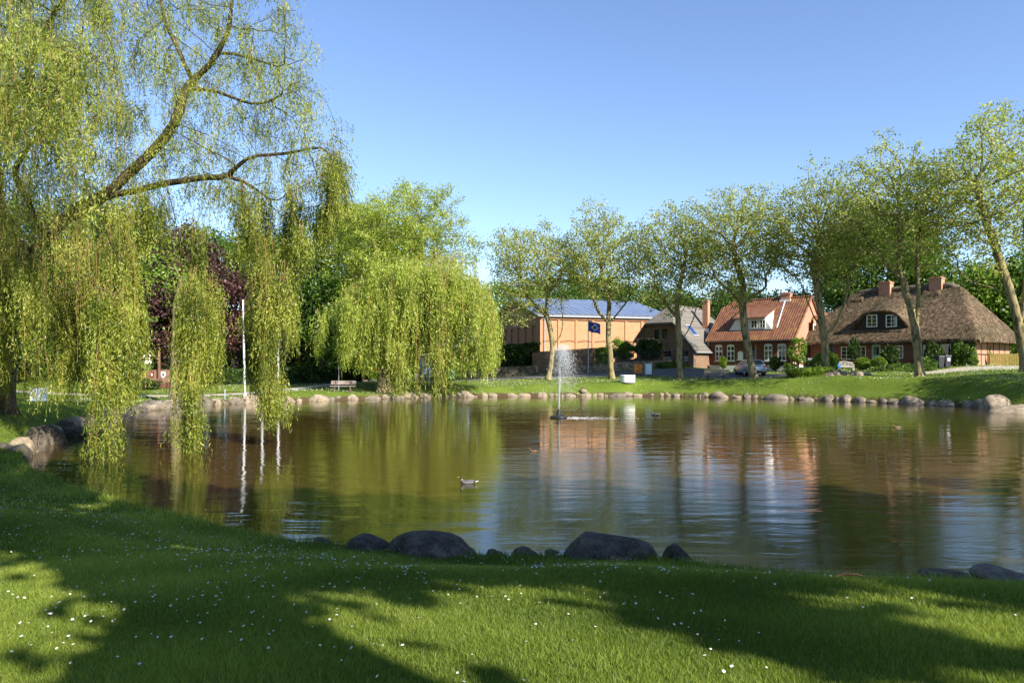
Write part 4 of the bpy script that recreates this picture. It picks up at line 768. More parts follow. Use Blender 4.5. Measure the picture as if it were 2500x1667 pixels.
def solar_hall():
    fr = Frame(3.75, 90, 2.2, .955, .297); LW, DW = 19.5, 24.0; EZ = fr.lz(770, 0); X = fr.lx
    t = thing('brick_hall', 'long orange brick hall with blue solar panels over its whole roof', 'building', fr.o, fr.rz)
    mb = MB(); bays = [0.0, 0.45]; pil = [0, 2.45, 4.9, 7.3, 9.7, 12.1, 14.5, 16.9, 19.1]
    wall(mb, (0, 0), (1, 0), LW, EZ, [(p+.75, p+1.2, 1.45, 1.95) for p in pil[:-1]]+[(14.9, 15.25, 5.3, 5.9)], -.5, .25)
    mb.build('wall', M['brick_orange'], t)
    m2 = MB(); wall(m2, (0, 0), (0, 1), DW, [(0, EZ), (DW/2, EZ+3.2), (DW, EZ)], [(2+i*3.2, 3.6+i*3.2, 3.2, 5.6) for i in range(6)]+[(2+i*3.2, 3.6+i*3.2, .6, 2.0) for i in range(6)], -.5, .2, (1, 0)); wall(m2, (LW, 0), (0, 1), DW, [(0, EZ), (DW/2, EZ+3.2), (DW, EZ)], (), -.5, .2, (-1, 0)); wall(m2, (LW, DW), (-1, 0), LW, EZ, (), -.5)
    m2.build('side_wall', M['brick_russet'], t)['label'] = 'darker russet end walls with tall windows'
    for i in range(6):
        w_ = MB(); bars(w_, (0, 0), (0, 1), (-1, 0), 2+i*3.2, 3.6+i*3.2, 3.2, 5.6, -.19, -.16); w_.build('window', M['brick_russet'], t)
    sm = MB(); bars(sm, (0, 0), (0, 1), (-1, 0), 0, DW, 2.9, 3.02, 0.0, .12); sm.build('string_course', M['brick_russet'], t)
    for p in pil:
        q = MB(); q.box(p-.16, p+.16, -.13, -.002, -.4, EZ-.55, 0); q.build('pilaster', M['brick_orange'], t)
    cr = MB(); cr.box(-.02, LW, -.2, -.004, EZ-.5, EZ-.12); cr.build('cornice', M['brick_russet'], t)
    for p in pil[:-1]:
        q = MB(); n = 6; L = 2.05
        for i in range(n): 
            a = i/n; b = (i+1)/n; za = 3.4+.12*math.sin(math.pi*min(1, max(0, a))); q.box(p+.25+L*a, p+.25+L*b-.002, -.10, -.003, za, za+.13)
        q.build('blind_arch', M['brick_russet'], t)
    rf = MB(); o = .4; sl = 3.2/(DW/2); rf.slab([(-.5, -o, EZ-o*sl+.1), (LW+.3, -o, EZ-o*sl+.1), (LW+.3, DW/2, EZ+3.3), (-.5, DW/2, EZ+3.3)], .22); rf.slab([(LW+.3, DW+o, EZ-o*sl+.1), (-.5, DW+o, EZ-o*sl+.1), (-.5, DW/2, EZ+3.3), (LW+.3, DW/2, EZ+3.3)], .22)
    roof = rf.build('roof', plain('grey_sheet', (.20, .21, .23), .6), t)
    for i in range(4):
        y0 = .5+i*2.85; y1 = y0+2.7; s = MB(); z = lambda y: EZ+.1+y*sl+.10; s.slab([(-.2, y0, z(y0)), (LW, y0, z(y0)), (LW, y1, z(y1)), (-.2, y1, z(y1))], .05); s.build('solar_panel', M['solar'], roof)
    g = MB(); g.tube([(-.5, -o-.07, EZ-o*sl), (LW+.3, -o-.07, EZ-o*sl)], .08, 6); g.build('gutter', M['zinc'], t)
    p = MB(); p.tube([(.42, -.25, EZ-.1), (.42, -.25, 0)], .06, 6); p.build('downpipe', M['zinc'], t)
solar_hall()

# ---- thatched half-timbered house
def thatched_house():
    fr = Frame(28.33, 69.86, 2.5, .611, -.791); LW, DW = 15.5, 9.6; WZ = 2.25; X = fr.lx
    t = thing('thatched_house', 'half-timbered dark brick house under a huge brown thatched roof', 'house', fr.o, fr.rz)
    zz = lambda py, x: fr.lz(py, x)
    ops = []
    for a, b, y0, y1 in ((2053, 2080, 877, 846), (2090, 2114, 876, 845), (2188, 2205, 875, 843), (2254, 2264, 873, 841), (2296, 2322, 870, 839)): x = X((a+b)/2); ops.append((X(a), X(b), zz(y0, x), min(2.1, zz(y1, x))))
    door = (X(2128), X(2150), 0, 2.08); blue = (X(2023), X(2035), .95, 2.15)
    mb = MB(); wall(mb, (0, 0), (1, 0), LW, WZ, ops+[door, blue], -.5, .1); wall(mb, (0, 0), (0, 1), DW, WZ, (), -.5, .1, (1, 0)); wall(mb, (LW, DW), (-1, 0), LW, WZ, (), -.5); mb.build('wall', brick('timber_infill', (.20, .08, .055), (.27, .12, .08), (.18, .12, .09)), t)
    g = MB(); wall(g, (LW, 0), (0, 1), DW, WZ, (), -.5, .1, (-1, 0)); g.build('gable_wall', M['brick_red'], t)['label'] = 'pinkish brick end wall, its sunlight put into the lighter colour'  # sun on this end is painted in with lighter brick than the front
    for i, o in enumerate(ops): window(t, (0, 0), (1, 0), (0, -1), o, rows=3, cols=2, inset=.0, fr=.07, bar=.02, sill=False)
    window(t, (0, 0), (1, 0), (0, -1), blue, 'blue_paint', rows=3, cols=1, inset=.0, sill=False)['label'] = 'blue framed window'
    d = MB(); bars(d, (0, 0), (1, 0), (0, -1), door[0], door[1], .02, 2.06, -.08, -.02); do = d.build('door', plain('door_pale_blue', (.40, .52, .56), .5, .06), t); q = MB(); w = door[1]-door[0]
    for s in (0, 1): a = door[0]+w*(.2+.32*s); bars(q, (0, 0), (1, 0), (0, -1), a, a+w*.27, 1.05, 1.8, -.02, -.01)
    q.build('pane', M['pane'], do)
    tm = 0
    for x in [0.1, 1.6, 3.3, 5.0, 6.45, 8.4, 9.9, 11.4, 13.0, 14.5, LW-.1]:
        if any(o[0]-.12 < x < o[1]+.12 for o in ops+[door, blue]): continue
        b = MB(); b.box(x-.09, x+.09, -.03, -.002, -.3, WZ-.2); b.build('timber_post', M['dark_wood'], t)
    b = MB(); b.box(-.02, LW+.03, -.04, .0, WZ-.2, WZ); b.build('timber_beam', M['dark_wood'], t)
    for y in [0.1, 1.15, 2.6, 4.0, 5.4, 6.8, 8.2, 9.5]:
        b = MB(); b.box(LW+.003, LW+.03, y-.05, y+.05, -.3, WZ-.08); b.build('timber_post', M['dark_wood'], t)
    b = MB(); b.box(LW+.003, LW+.035, 0, DW, 1.02, 1.12); b.box(LW+.003, LW+.035, 0, DW, WZ-.08, WZ+.1); b.build('timber_rail', M['dark_wood'], t)
    # thatch: rounded hipped shell built as a height field with an eyebrow dormer
    x0, x1, y0, y1 = -.9, LW+1.0, -.62, DW+.7; RZ = zz(693, 10); sl = (RZ-WZ-.08)/((y1-y0)/2); e0 = WZ+.08
    nx_, ny_ = 110, 90; xs_ = np.linspace(x0, x1, nx_); ys_ = np.linspace(y0, y1, ny_); XX_, YY_ = np.meshgrid(xs_, ys_)
    da = (XX_-x0)*1.02; db = (x1-XX_)*1.55; dc = (YY_-y0)*sl; dd = (y1-YY_)*sl
    def smin(a, b, k=.35): h = np.clip(.5+.5*(b-a)/k, 0, 1); return b*(1-h)+a*h-k*h*(1-h)
    H = smin(smin(smin(dc, dd, .5), da, .6), db, .6)+e0; H = np.minimum(H, RZ-.02+0*H)
    # dormer swell: gentler slope above a curved opening
    dxa, dxb, fy = X(2086, .9), X(2222, .9), .62; mid = (dxa+dxb)/2; hw = (dxb-dxa)/2; u = (XX_-mid)/hw; archh = 1.62*np.clip(1-np.abs(u)**3.2, 0, 1)
    base = e0+(fy-y0)*sl; dor = base+archh+(YY_-fy)*.42; m = (np.abs(u) < 1) & (YY_ >= fy); H = np.where(m, np.maximum(H, np.minimum(dor, H+3)), H)
    rr = np.random.default_rng(4); H = H+rr.normal(0, .018, H.shape)
    V = np.stack([XX_, YY_, H], -1).reshape(-1, 3); th = .27; n = nx_*ny_; Vb = V.copy(); Vb[:, 2] -= th
    i = (np.arange(ny_-1)[:, None]*nx_+np.arange(nx_-1)[None]).ravel(); top = np.stack([i, i+1, i+nx_+1, i+nx_], -1); bot = top[:, ::-1]+n
    rim = np.concatenate([np.arange(nx_), np.arange(1, ny_)*nx_+nx_-1, (ny_-1)*nx_+np.arange(nx_-2, -1, -1), np.arange(ny_-2, 0, -1)*nx_]); r2 = np.roll(rim, -1); side = np.stack([rim, rim+n, r2+n, r2], -1)
    roof = link('roof', npmesh('roof', np.concatenate([V, Vb]), [top, bot, side], M['thatch'], smooth=True), t)
    es = roof.modifiers.new('edges', 'EDGE_SPLIT'); es.split_angle = math.radians(50)
    # dormer front: dark boards with two white windows
    k = 24; uu = np.linspace(-.97, .97, k); mbd = MB(); fy2 = fy-.06
    pt = [(mid+hw*a, fy2, base-.28) for a in uu]; tp = [(mid+hw*a, fy2, base+1.62*max(0, 1-abs(a)**3.2)-.12) for a in uu]
    for a in range(k-1): mbd.poly([pt[a], pt[a+1], tp[a+1], tp[a]])
    dm = mbd.build('dormer', M['dark_wood'], t)
    for a, b in ((2117, 2143), (2164, 2191)): xa, xb = X(a, fy), X(b, fy); window(dm, (0, fy2), (1, 0), (0, -1), (xa, xb, fr.lz(799, xa, fy), fr.lz(769, xa, fy)), rows=3, cols=2, inset=-.07, fr=.08, bar=.022, sill=False)
    ar = MB(); ar.tube([(mid+hw*a*1.0, fy-.10, base+1.62*max(0, 1-abs(a)**3.2)-.05) for a in uu], .17, 8); ar.tube([(mid+hw*a, fy-.2, base-.32) for a in np.linspace(-1.02, .95, 9)], .2, 8); ar.build('thatch_brow', M['thatch'], roof, smooth=True)
    # ridge capping and scalloped patches
    rg = MB(); xr0, xr1 = x0+(RZ-e0)/1.02, x1-(RZ-e0)/1.55; ym = (y0+y1)/2; rg.tube([(xr0-.3, ym, RZ-.3), (xr0+.3, ym, RZ-.06)]+[(xr0+(xr1-xr0)*q, ym, RZ+.02+.03*math.sin(9*q)) for q in (.2, .4, .6, .8)]+[(xr1-.9, ym, RZ-.04), (xr1-.3, ym, RZ-.3)], .28, 10); rg.build('ridge_cap', plain('ridge_thatch', (.12, .095, .07), 1, .4, 4, bump=.06), roof, smooth=True)
    for xx, d in ((xr0+.1, 1.0), (X(2270, 3.8), .9)):
        s = MB(); s.box(xx-.9, xx+.9, ym-1.0, ym-.25, RZ-.85, RZ-.2); b_ = MB(); P_ = lambda x, y, dz: (x, y, e0+(y-y0)*sl+dz)
        b_.hexa([P_(xx-.85, ym-1.15, .02), P_(xx+.85, ym-1.15, .02), P_(xx+.85, ym-.3, .02), P_(xx-.85, ym-.3, .02), P_(xx-.7, ym-1.05, .2), P_(xx+.7, ym-1.05, .2), P_(xx+.7, ym-.3, .2), P_(xx-.7, ym-.3, .2)]); b_.build('ridge_patch', M['thatch'], roof, bevel=.06)
    for px, yy in ((2163, ym-.2), (2287, ym-.2)): xx = X(px, yy); chimney(roof, xx, yy, RZ-.6, RZ+.62, 1.05, .75, 'brick_red')
    return fr
TH = thatched_house()
# ---- brick villa behind the copper beeches
def villa():
    b = on(560, 100); fr = Frame(b.x, b.y, b.z, 1, .12); t = thing('brick_villa', 'pinkish brick villa with white windows, half hidden behind the copper beeches', 'house', fr.o, fr.rz); mb = MB(); L, Dp, H = 8.5, 8, 6.0
    ops = [(.7+i*2.0, 1.8+i*2.0, z, z+1.6) for i in range(4) for z in (.9, 3.6)]; wall(mb, (0, 0), (1, 0), L, H, ops, -.5); wall(mb, (0, 0), (0, 1), Dp, [(0, H), (Dp/2, H+3), (Dp, H)], (), -.5, .1, (1, 0)); wall(mb, (L, 0), (0, 1), Dp, [(0, H), (Dp/2, H+3), (Dp, H)], (), -.5, .1, (-1, 0)); wall(mb, (L, Dp), (-1, 0), L, H, (), -.5)
    mb.build('wall', M['brick_red'], t)
    for o in ops: window(t, (0, 0), (1, 0), (0, -1), o, rows=2, cols=2, inset=.02, fr=.14)
    rf = MB(); rf.slab([(-.3, -.4, H-.1), (L+.3, -.4, H-.1), (L+.3, Dp/2, H+3.1), (-.3, Dp/2, H+3.1)], .15); rf.slab([(L+.3, Dp+.4, H-.1), (-.3, Dp+.4, H-.1), (-.3, Dp/2, H+3.1), (L+.3, Dp/2, H+3.1)], .15); chimney(rf.build('roof', M['tile_red'], t), 2, Dp/2, H+2.6, H+4)
villa()
# ------------------------------------------------------------------ boulders along the pond edge
def rock_mesh(seed, sub=3, mat='stone', flat=1.0):
    rng = random.Random(seed); bm_v = []; me = bpy.data.meshes.new('boulder'); import bmesh
    bm = bmesh.new(); bmesh.ops.create_icosphere(bm, subdivisions=sub, radius=1.0); o = Vector((rng.uniform(-50, 50), rng.uniform(-50, 50), rng.uniform(-50, 50)))
    lo, nc = (.62, 7) if seed < 200 else (.8, 6); cuts = [(Vector((rng.gauss(0, 1), rng.gauss(0, 1), rng.gauss(.2, .8))).normalized(), rng.uniform(lo, .95)) for _ in range(nc)]
    for v in bm.verts:
        p = v.co.copy(); p *= 1+.22*noise.noise(p*.9+o)+.07*noise.noise(p*2.6+o)
        for n, d in cuts:
            e = p.dot(n)-d
            if e > 0: p -= n*e*.8
        p *= 1+.018*noise.noise(p*9+o); v.co = p
    bm.to_mesh(me); bm.free(); me.polygons.foreach_set('use_smooth', [True]*len(me.polygons)); me.materials.append(M[mat]); return me
def mk_granite(name, a, b, c):
    m, t, bs = nodes(name); bs.inputs['Roughness'].default_value = .9; bs.inputs['Specular IOR Level'].default_value = .2
    oi = N(t, 'ShaderNodeObjectInfo'); n = N(t, 'ShaderNodeTexNoise', i={'Scale': 2.2, 'Detail': 9.0, 'Roughness': .72}); n2 = N(t, 'ShaderNodeTexNoise', i={'Scale': 11.0, 'Detail': 6.0, 'Roughness': .8}); v = coords(t); t.links.new(v, n.inputs['Vector']); t.links.new(v, n2.inputs['Vector'])
    r1 = ramp(t, n.outputs[0], [(.34, a), (.52, b), (.68, c)]); mx = N(t, 'ShaderNodeMix', data_type='RGBA', blend_type='MULTIPLY', i={0: 1.0}); t.links.new(r1, mx.inputs[6]); t.links.new(ramp(t, oi.outputs['Random'], [(0, (.55, .56, .58)), (.5, (.95, .92, .9)), (1, (1.12, 1.06, .96))]), mx.inputs[7])
    lc = N(t, 'ShaderNodeTexNoise', i={'Scale': 26.0, 'Detail': 3.0, 'Roughness': .6}); t.links.new(v, lc.inputs['Vector']); lm = N(t, 'ShaderNodeMix', data_type='RGBA'); t.links.new(ramp(t, lc.outputs[0], [(.60, (0, 0, 0)), (.66, (.6,)*3)]), lm.inputs[0]); t.links.new(mx.outputs[2], lm.inputs[6]); lm.inputs[7].default_value = (.34, .34, .28, 1)
    m2 = N(t, 'ShaderNodeMix', data_type='RGBA', blend_type='MULTIPLY', i={0: 1.0}); t.links.new(lm.outputs[2], m2.inputs[6]); t.links.new(ramp(t, n2.outputs[0], [(.3, (.7,)*3), (.6, (1.1,)*3)]), m2.inputs[7]); t.links.new(m2.outputs[2], bs.inputs['Base Color'])
    bp = N(t, 'ShaderNodeBump', i={'Strength': .7, 'Distance': .03}); t.links.new(n2.outputs[0], bp.inputs['Height']); t.links.new(bp.outputs[0], bs.inputs['Normal']); return m
M['granite'] = mk_granite('granite', (.13, .105, .08), (.27, .225, .17), (.39, .34, .27)); M['granite_dark'] = mk_granite('granite_dark', (.04, .033, .026), (.10, .083, .065), (.21, .18, .145))
ROCKS = [rock_mesh(100+i, 3, 'granite') for i in range(9)]; ROCKD = [rock_mesh(200+i, 4, 'granite_dark') for i in range(4)]
def boulder(x, y, z, w, h, d, label, me=None, rz=None, group=None, rnd=random):
    o = link('boulder', me or rnd.choice(ROCKS)); o.location = (x, y, z); o.scale = (w/2, d/2, h); o.rotation_euler = (rnd.uniform(-.12, .12), rnd.uniform(-.12, .12), rnd.uniform(-.5, .5) if rz is None else rz); return tag(o, label, 'boulder', group)
# the edging row, walked along the outline from the left bank round to the right bank
def edging():
    rnd = random.Random(31); Pp = POND; segs = []; i0 = int(np.argmin(np.hypot(Pp[:, 0]-G0(60, 1128)[0], Pp[:, 1]-G0(60, 1128)[1]))); n = len(Pp)
    path = [Pp[(i0+k) % n] for k in range(n)]
    if path[3][1] < path[0][1]: path = path[::-1]
    d = 0; last = None; pos = path[0]; k = 0
    cum = [0]
    for a, b in zip(path[:-1], path[1:]): cum.append(cum[-1]+float(np.hypot(*(b-a))))
    cum = np.array(cum); path = np.array(path); s = .3; prev = None
    while s < cum[-1]:
        x, y = np.interp(s, cum, path[:, 0]), np.interp(s, cum, path[:, 1]); px = CX+F*x/y
        if y < 16 and x > 0 or px > 2560: break
        if px < 330: w = rnd.uniform(.6, 1.15); h = w*rnd.uniform(.33, .5); lb, gp = 'grey boulder in the shaded edging of the left bank under the big willow', 'boulders on the left bank'
        elif px < 800: w = rnd.uniform(.8, 1.4); h = w*rnd.uniform(.3, .42); lb, gp = 'large tan boulder edging the pond below the flagpoles and the bench', 'boulders below the flagpoles'
        elif px < 1240: w = rnd.uniform(.45, .95); h = w*rnd.uniform(.28, .45); lb, gp = 'tan edging stone at the foot of the pale willow', 'stones below the pale willow'
        elif px < 1700: w = rnd.uniform(.4, 1.05); h = rnd.uniform(.2, .3); lb, gp = 'low flat tan stone in the far edging behind the fountain', 'flat stones behind the fountain'
        elif px < 2120: w = rnd.uniform(.45, 1.25); h = w*rnd.uniform(.26, .42); lb, gp = 'rounded tan boulder edging the lawn in front of the red house', 'boulders before the red house'
        else: w = rnd.uniform(.6, 1.15); h = w*rnd.uniform(.34, .48); lb, gp = 'rounded brown boulder edging the lawn in front of the thatched house', 'boulders before the thatched house'
        if px > 330: w *= rnd.choice([.5, .7, .85, 1, 1, 1.2, 1.45]); h = min(h*rnd.uniform(.8, 1.25), w*.6)
        sm = s+w*.46; x, y = np.interp(sm, cum, path[:, 0]), np.interp(sm, cum, path[:, 1]); x2, y2 = np.interp(sm+.2, cum, path[:, 0]), np.interp(sm+.2, cum, path[:, 1]); a = math.atan2(y2-y, x2-x); dep = w*rnd.uniform(.6, .8)
        nx2, ny2 = -math.sin(a), math.cos(a)
        if float(sdist(np.array([x+nx2*.3]), np.array([y+ny2*.3]))[0]) < 0: nx2, ny2 = -nx2, -ny2
        boulder(x+nx2*.18, y+ny2*.18, .0, w*1.3, h*1.18, dep*1.15, lb, rz=a+rnd.uniform(-.2, .2), group=gp, rnd=rnd)
        if rnd.random() < .22 and px > 330: boulder(x+nx2*.6, y+ny2*.6, .2, w*.6, h*.6, dep*.6, lb, rz=a, group=gp, rnd=rnd)
        s += w*rnd.uniform(.88, 1.02)+(.3 if 1700 < px < 2120 and rnd.random() < .15 else 0)
edging()
def nb(px0, px1, top, bot, D, lab, me, dz=0, rz=0): 
    w = (px1-px0)/F*D*1.25; h = (bot-top)/F*D; x = ((px0+px1)/2-CX)/F*D; zt = EYE+(HY-top)/F*D; zb = -.1; boulder(x, D, zb, w, (zt-zb)*1.0, w*.75, lab, me, rz)
nb(850, 962, 1304, 1352, 10.0, 'dark boulder on the near shore, left of the largest boulder', ROCKD[3]); nb(962, 1148, 1285, 1352, 9.95, 'largest dark domed boulder on the near shore', ROCKD[1], rz=3.1)
nb(1183, 1237, 1341, 1364, 9.85, 'small dark stone in the near grass, right of the largest boulder', ROCKD[2]); nb(1250, 1325, 1335, 1366, 9.8, 'small rough reddish stone on the near shore between the two big boulders', ROCKD[3])
nb(1326, 1372, 1341, 1362, 10.3, 'small mossy stone touching the right big near boulder', ROCKD[2]); nb(1368, 1575, 1300, 1362, 9.8, 'wide low dark boulder on the near shore with a long right flank', ROCKD[0], rz=.1); nb(1618, 1690, 1329, 1372, 9.6, 'pointed orange-lichened stone on the near shore, right of the wide low boulder', ROCKD[3])
nb(2230, 2345, 1386, 1420, 9.3, 'flat half-sunken grey rock at the near shore', ROCKD[0]); nb(2390, 2520, 1380, 1425, 9.2, 'sunlit tan boulder at the right end of the near shore', ROCKS[3])
nb(760, 812, 1312, 1335, 10.7, 'nearly buried dark stone left of the near shore boulders', ROCKD[2])
for a, b, tp, bt, D, lab in ((0, 52, 1072, 1120, 20.5, 'sunlit tan boulder at the left frame edge'), (55, 118, 1040, 1092, 22.5, 'dark rounded boulder beside the sunlit one on the left bank'), (70, 160, 1036, 1075, 24.5, 'long sloping grey boulder on the left bank'), (45, 108, 1150, 1190, 16.8, 'grey boulder lying below the left bank at the near lawn corner'),
        (128, 190, 1022, 1052, 27.5, 'dark brown boulder on the left bank'), (150, 260, 1042, 1062, 27, 'flat low rock reaching into the water at the left bank')):
    w = (b-a)/F*D*1.1; boulder(((a+b)/2-CX)/F*D, D, 0, w, (EYE+(HY-tp)/F*D)*.95, w*.7, lab, ROCKS[3] if a == 0 else ROCKD[(a//3) % 4])
boulder(*W(2430, 1000, 42)[:2], 0, 2.0, .95, 1.3, 'tall grey-brown triangular boulder on the right bank', ROCKS[2], .1); boulder(*W(2475, 1008, 39.5)[:2], -.05, 2.6, .5, 1.6, 'broad flat grey rock in the water at the right frame edge', ROCKS[5], -.1)
boulder(*on(1424, 59.6)[:2], .42, .75, .22, .5, 'flat tan stone on which a brown duck rests', ROCKS[6], 0)
# rockery between lily clump and thatched house
for i, (px, py, D, w, h) in enumerate([(2042, 918, 55.5, .7, .55), (2050, 910, 56, .5, .45), (2062, 915, 55.5, .55, .35), (2083, 918, 55, .5, .4), (2098, 920, 54.5, .7, .4), (2025, 926, 55.6, 1.1, .3), (2075, 926, 55.2, .6, .25), (2118, 924, 55, .8, .2)]):
    g = on(px, D); boulder(g.x, g.y, g.z, w, h, w*.8, 'pale rockery stone between the blue bundle and the thatched house lawn', group='rockery stones')
g = on(2210, 47.5); mb = MB(); mb.box(-1.0, 1.0, -.25, .25, 0, .16, .02); tag(mb.build('stone_kerb', plain('dark_granite', (.05, .05, .06), .8), loc=g, bevel=.02), 'low dark kerb block lying in the shaded right lawn', 'kerb stone')

# ------------------------------------------------------------------ fountain
def fountain():
    D = 35.8; g = W(1364, 1020, D); g.z = 0; t = thing('fountain', 'floating pond fountain with a tall jet of spray', 'fountain', g); mb = MB()
    mb.tube([(0, 0, .02), (0, 0, .10), (0, 0, .16)], [.48, .40, .15], 16); mb.build('float', plain('black_plastic', (.02, .02, .022), .5), t, smooth=True); n = MB(); n.tube([(0, 0, .14), (0, 0, .42), (0, 0, .44)], [.13, .10, .05], 12); n.build('nozzle', plain('nozzle_black', (.02, .02, .02), .4), t)
    rng = np.random.default_rng(2); m, tr, b = nodes('spray'); b.inputs['Base Color'].default_value = (.86, .9, .92, 1); b.inputs['Roughness'].default_value = .25; b.inputs['Transmission Weight'].default_value = .35; b.inputs['IOR'].default_value = 1.33
    H = 3.7; k = 1300; z = .44+rng.random(k)**.8*(H-.6); r = .03+.09*(z/H)**1.6; a = rng.uniform(0, 6.28, k); q = rng.random(k)**.5; col = np.stack([r*q*np.cos(a)+.02*z, r*q*np.sin(a), z], -1); s1 = np.where(z < 2, .02, .011)
    k2 = 5600; z2 = .9+(H-.9)*(1-np.abs(rng.normal(0, .40, k2))); z2 = np.clip(z2+rng.normal(0, .08, k2), .4, H+.05); sp = .24+.5*np.clip((H-z2)/H, 0, 1)**.7; fall = np.stack([rng.normal(.1, 1, k2)*sp*.72+.16+.34*np.clip((H-z2)/2.2, 0, 1)*rng.random(k2), rng.normal(0, .25, k2), z2], -1); s2 = rng.uniform(.006, .016, k2)
    C = np.concatenate([col, fall]); S = np.concatenate([s1, s2])[:, None, None]; T = np.array([(1, 0, -.6), (-.5, .86, -.6), (-.5, -.86, -.6), (0, 0, 1.3)]); V = C[:, None]+S*T[None]*rng.uniform(.7, 1.3, (len(C), 1, 1)); i = np.arange(len(C))[:, None]*4
    Fq = np.concatenate([i+np.array([0, 1, 3]), i+np.array([1, 2, 3]), i+np.array([2, 0, 3]), i+np.array([0, 2, 1])]); link('spray', npmesh('spray', V.reshape(-1, 3), [Fq], m), t)['kind'] = 'stuff'
    k3 = 420; x = rng.gamma(2, .55, k3)+.3; y = rng.normal(0, .42, k3)-.1*x; C = np.stack([x, y, .01+0*x], -1); s = rng.uniform(.008, .024, k3)[:, None, None]; V = C[:, None]+s*T[None]*np.array([1, 1, .4]); i = np.arange(k3)[:, None]*4
    link('foam', npmesh('foam', V.reshape(-1, 3), [np.concatenate([i+np.array([0, 1, 3]), i+np.array([1, 2, 3]), i+np.array([2, 0, 3])])], m), t)['kind'] = 'stuff'
fountain()

# ------------------------------------------------------------------ birds
def skinned(name, pts, edges, rad, mat, parent, sub=2):
    me = bpy.data.meshes.new(name); me.from_pydata(pts, edges, []); me.materials.append(mat); o = link(name, me, parent); s = o.modifiers.new('skin', 'SKIN'); s.use_smooth_shade = True
    for i, r in enumerate(rad): me.skin_vertices[0].data[i].radius = (r, r) if not isinstance(r, tuple) else r
    me.skin_vertices[0].data[0].use_root = True; d = o.modifiers.new('sub', 'SUBSURF'); d.levels = sub; d.render_levels = sub; return o
def loft(rings, k=14, name='m', mat=None, parent=None, mats=None):
    """rings: (x, zc, ry, rz) along x"""
    V = []; 
    for x, zc, ry, rz in rings:
        for j in range(k): a = 6.283*j/k; V.append((x, ry*math.cos(a), zc+rz*math.sin(a)))
    Fc = [(i*k+j, i*k+(j+1) % k, (i+1)*k+(j+1) % k, (i+1)*k+j) for i in range(len(rings)-1) for j in range(k)]+[tuple(range(k-1, -1, -1)), tuple(len(V)-k+j for j in range(k))]
    me = bpy.data.meshes.new(name); me.from_pydata(V, [], Fc)
    for m in (mats or [mat]): me.materials.append(m)
    me.polygons.foreach_set('use_smooth', [True]*len(me.polygons)); me.update(); return link(name, me, parent)
B_ = {k: plain('feather_'+k, c, .7, .15, 20) for k, c in {'grey': (.12, .12, .13), 'black': (.012, .014, .014), 'green': (.010, .03, .016), 'brown': (.16, .10, .055), 'chest': (.11, .045, .025), 'white': (.75, .75, .75), 'darkgrey': (.10, .10, .11), 'bill': (.55, .36, .03)}.items()}
def duck(loc, rz, male, label, s=1.0, swim=True, group=None):
    t = thing('duck', label, 'duck', loc, rz, group); t.scale = (s,)*3; c = ('grey' if male else 'brown')
    o = loft([(-.30, .10, .004, .006), (-.26, .095, .035, .018), (-.2, .075, .07, .045), (-.08, .06, .10, .075), (.06, .06, .105, .08), (.15, .07, .085, .075), (.2, .09, .05, .05), (.215, .1, .012, .012)], 14, 'body', B_[c], t)
    if male:
        for poly in o.data.polygons: pass
        o.data.materials.append(B_['chest']); o.data.materials.append(B_['black'])
        for p in o.data.polygons: p.material_index = 1 if p.center.x > .11 else 2 if p.center.x < -.215 else 0
    loft([(-.24, .115, .02, .01), (-.15, .125, .07, .022), (.0, .125, .085, .024), (.1, .12, .06, .015)], 12, 'wing', B_['darkgrey' if male else 'brown'], t)
    skin = B_['green' if male else 'brown']; skinned('head', [(.16, 0, .10), (.185, 0, .17), (.195, 0, .225), (.235, 0, .245)], [(0, 1), (1, 2), (2, 3)], [.034, .026, .036, .028], skin, t)
    b = MB(); b.hexa([(.255, -.014, .226), (.315, -.012, .213), (.315, .012, .213), (.255, .014, .226), (.255, -.01, .25), (.312, -.008, .222), (.312, .008, .222), (.255, .01, .25)]); b.build('bill', B_['bill'], t)
    if male: w = MB(); w.tube([(.176, 0, .148), (.181, 0, .158)], .0305, 10); w.build('neck_ring', B_['white'], t)
    tl = MB(); tl.hexa([(-.35, -.03, .11), (-.26, -.04, .085), (-.26, .04, .085), (-.35, .03, .11), (-.35, -.025, .12), (-.26, -.035, .105), (-.26, .035, .105), (-.35, .025, .12)]); tl.build('tail', B_['white' if male else 'brown'], t)
    if not swim:
        for s_ in (-.04, .04): l = MB(); l.tube([(0, s_, -.02), (0, s_, -.09)], .008, 5); l.box(-.02, .05, s_-.02, s_+.02, -.1, -.09); l.build('leg', B_['bill'], t)
    return t
w = G0(1141, 1180); duck((w[0], w[1], -.02), math.pi-.05, True, 'mallard drake with green head swimming in the middle of the pond', .74)
w = G0(1598, 1014); duck((w[0], w[1], -.02), 2.2, True, 'small dark duck swimming right of the fountain')
w = G0(1320, 970.5); duck((w[0], w[1]-.6, -.02), 0.6, False, 'pale duck swimming by the far stones left of the jet', .9)
w = G0(1302, 1102); duck((w[0], w[1], -.02), 2.9, False, 'brown duck resting on the water below the fountain', .5)
w = G0(2190, 1044); duck((w[0], w[1], -.02), 3.0, False, 'brown duck on the right part of the pond', .6)
g = on(1400, 62); duck(g+Vector((0, 0, .09)), 2.6, True, 'dark duck standing on the far lawn right of the jet, nearer the stones', .9, False); g = on(1378, 63); duck(g+Vector((0, 0, .09)), .4, True, 'dark duck standing on the far lawn right behind the jet', .9, False)
g = on(1422, 59.5); duck((g.x, g.y, .66), 3.0, False, 'brown duck on the flat stone right of the fountain', .75, False)
g = on(1755, 58.5); duck(g+Vector((0, 0, .09)), .3, False, 'brown and white duck resting on the edging before the park bench', .9, False)

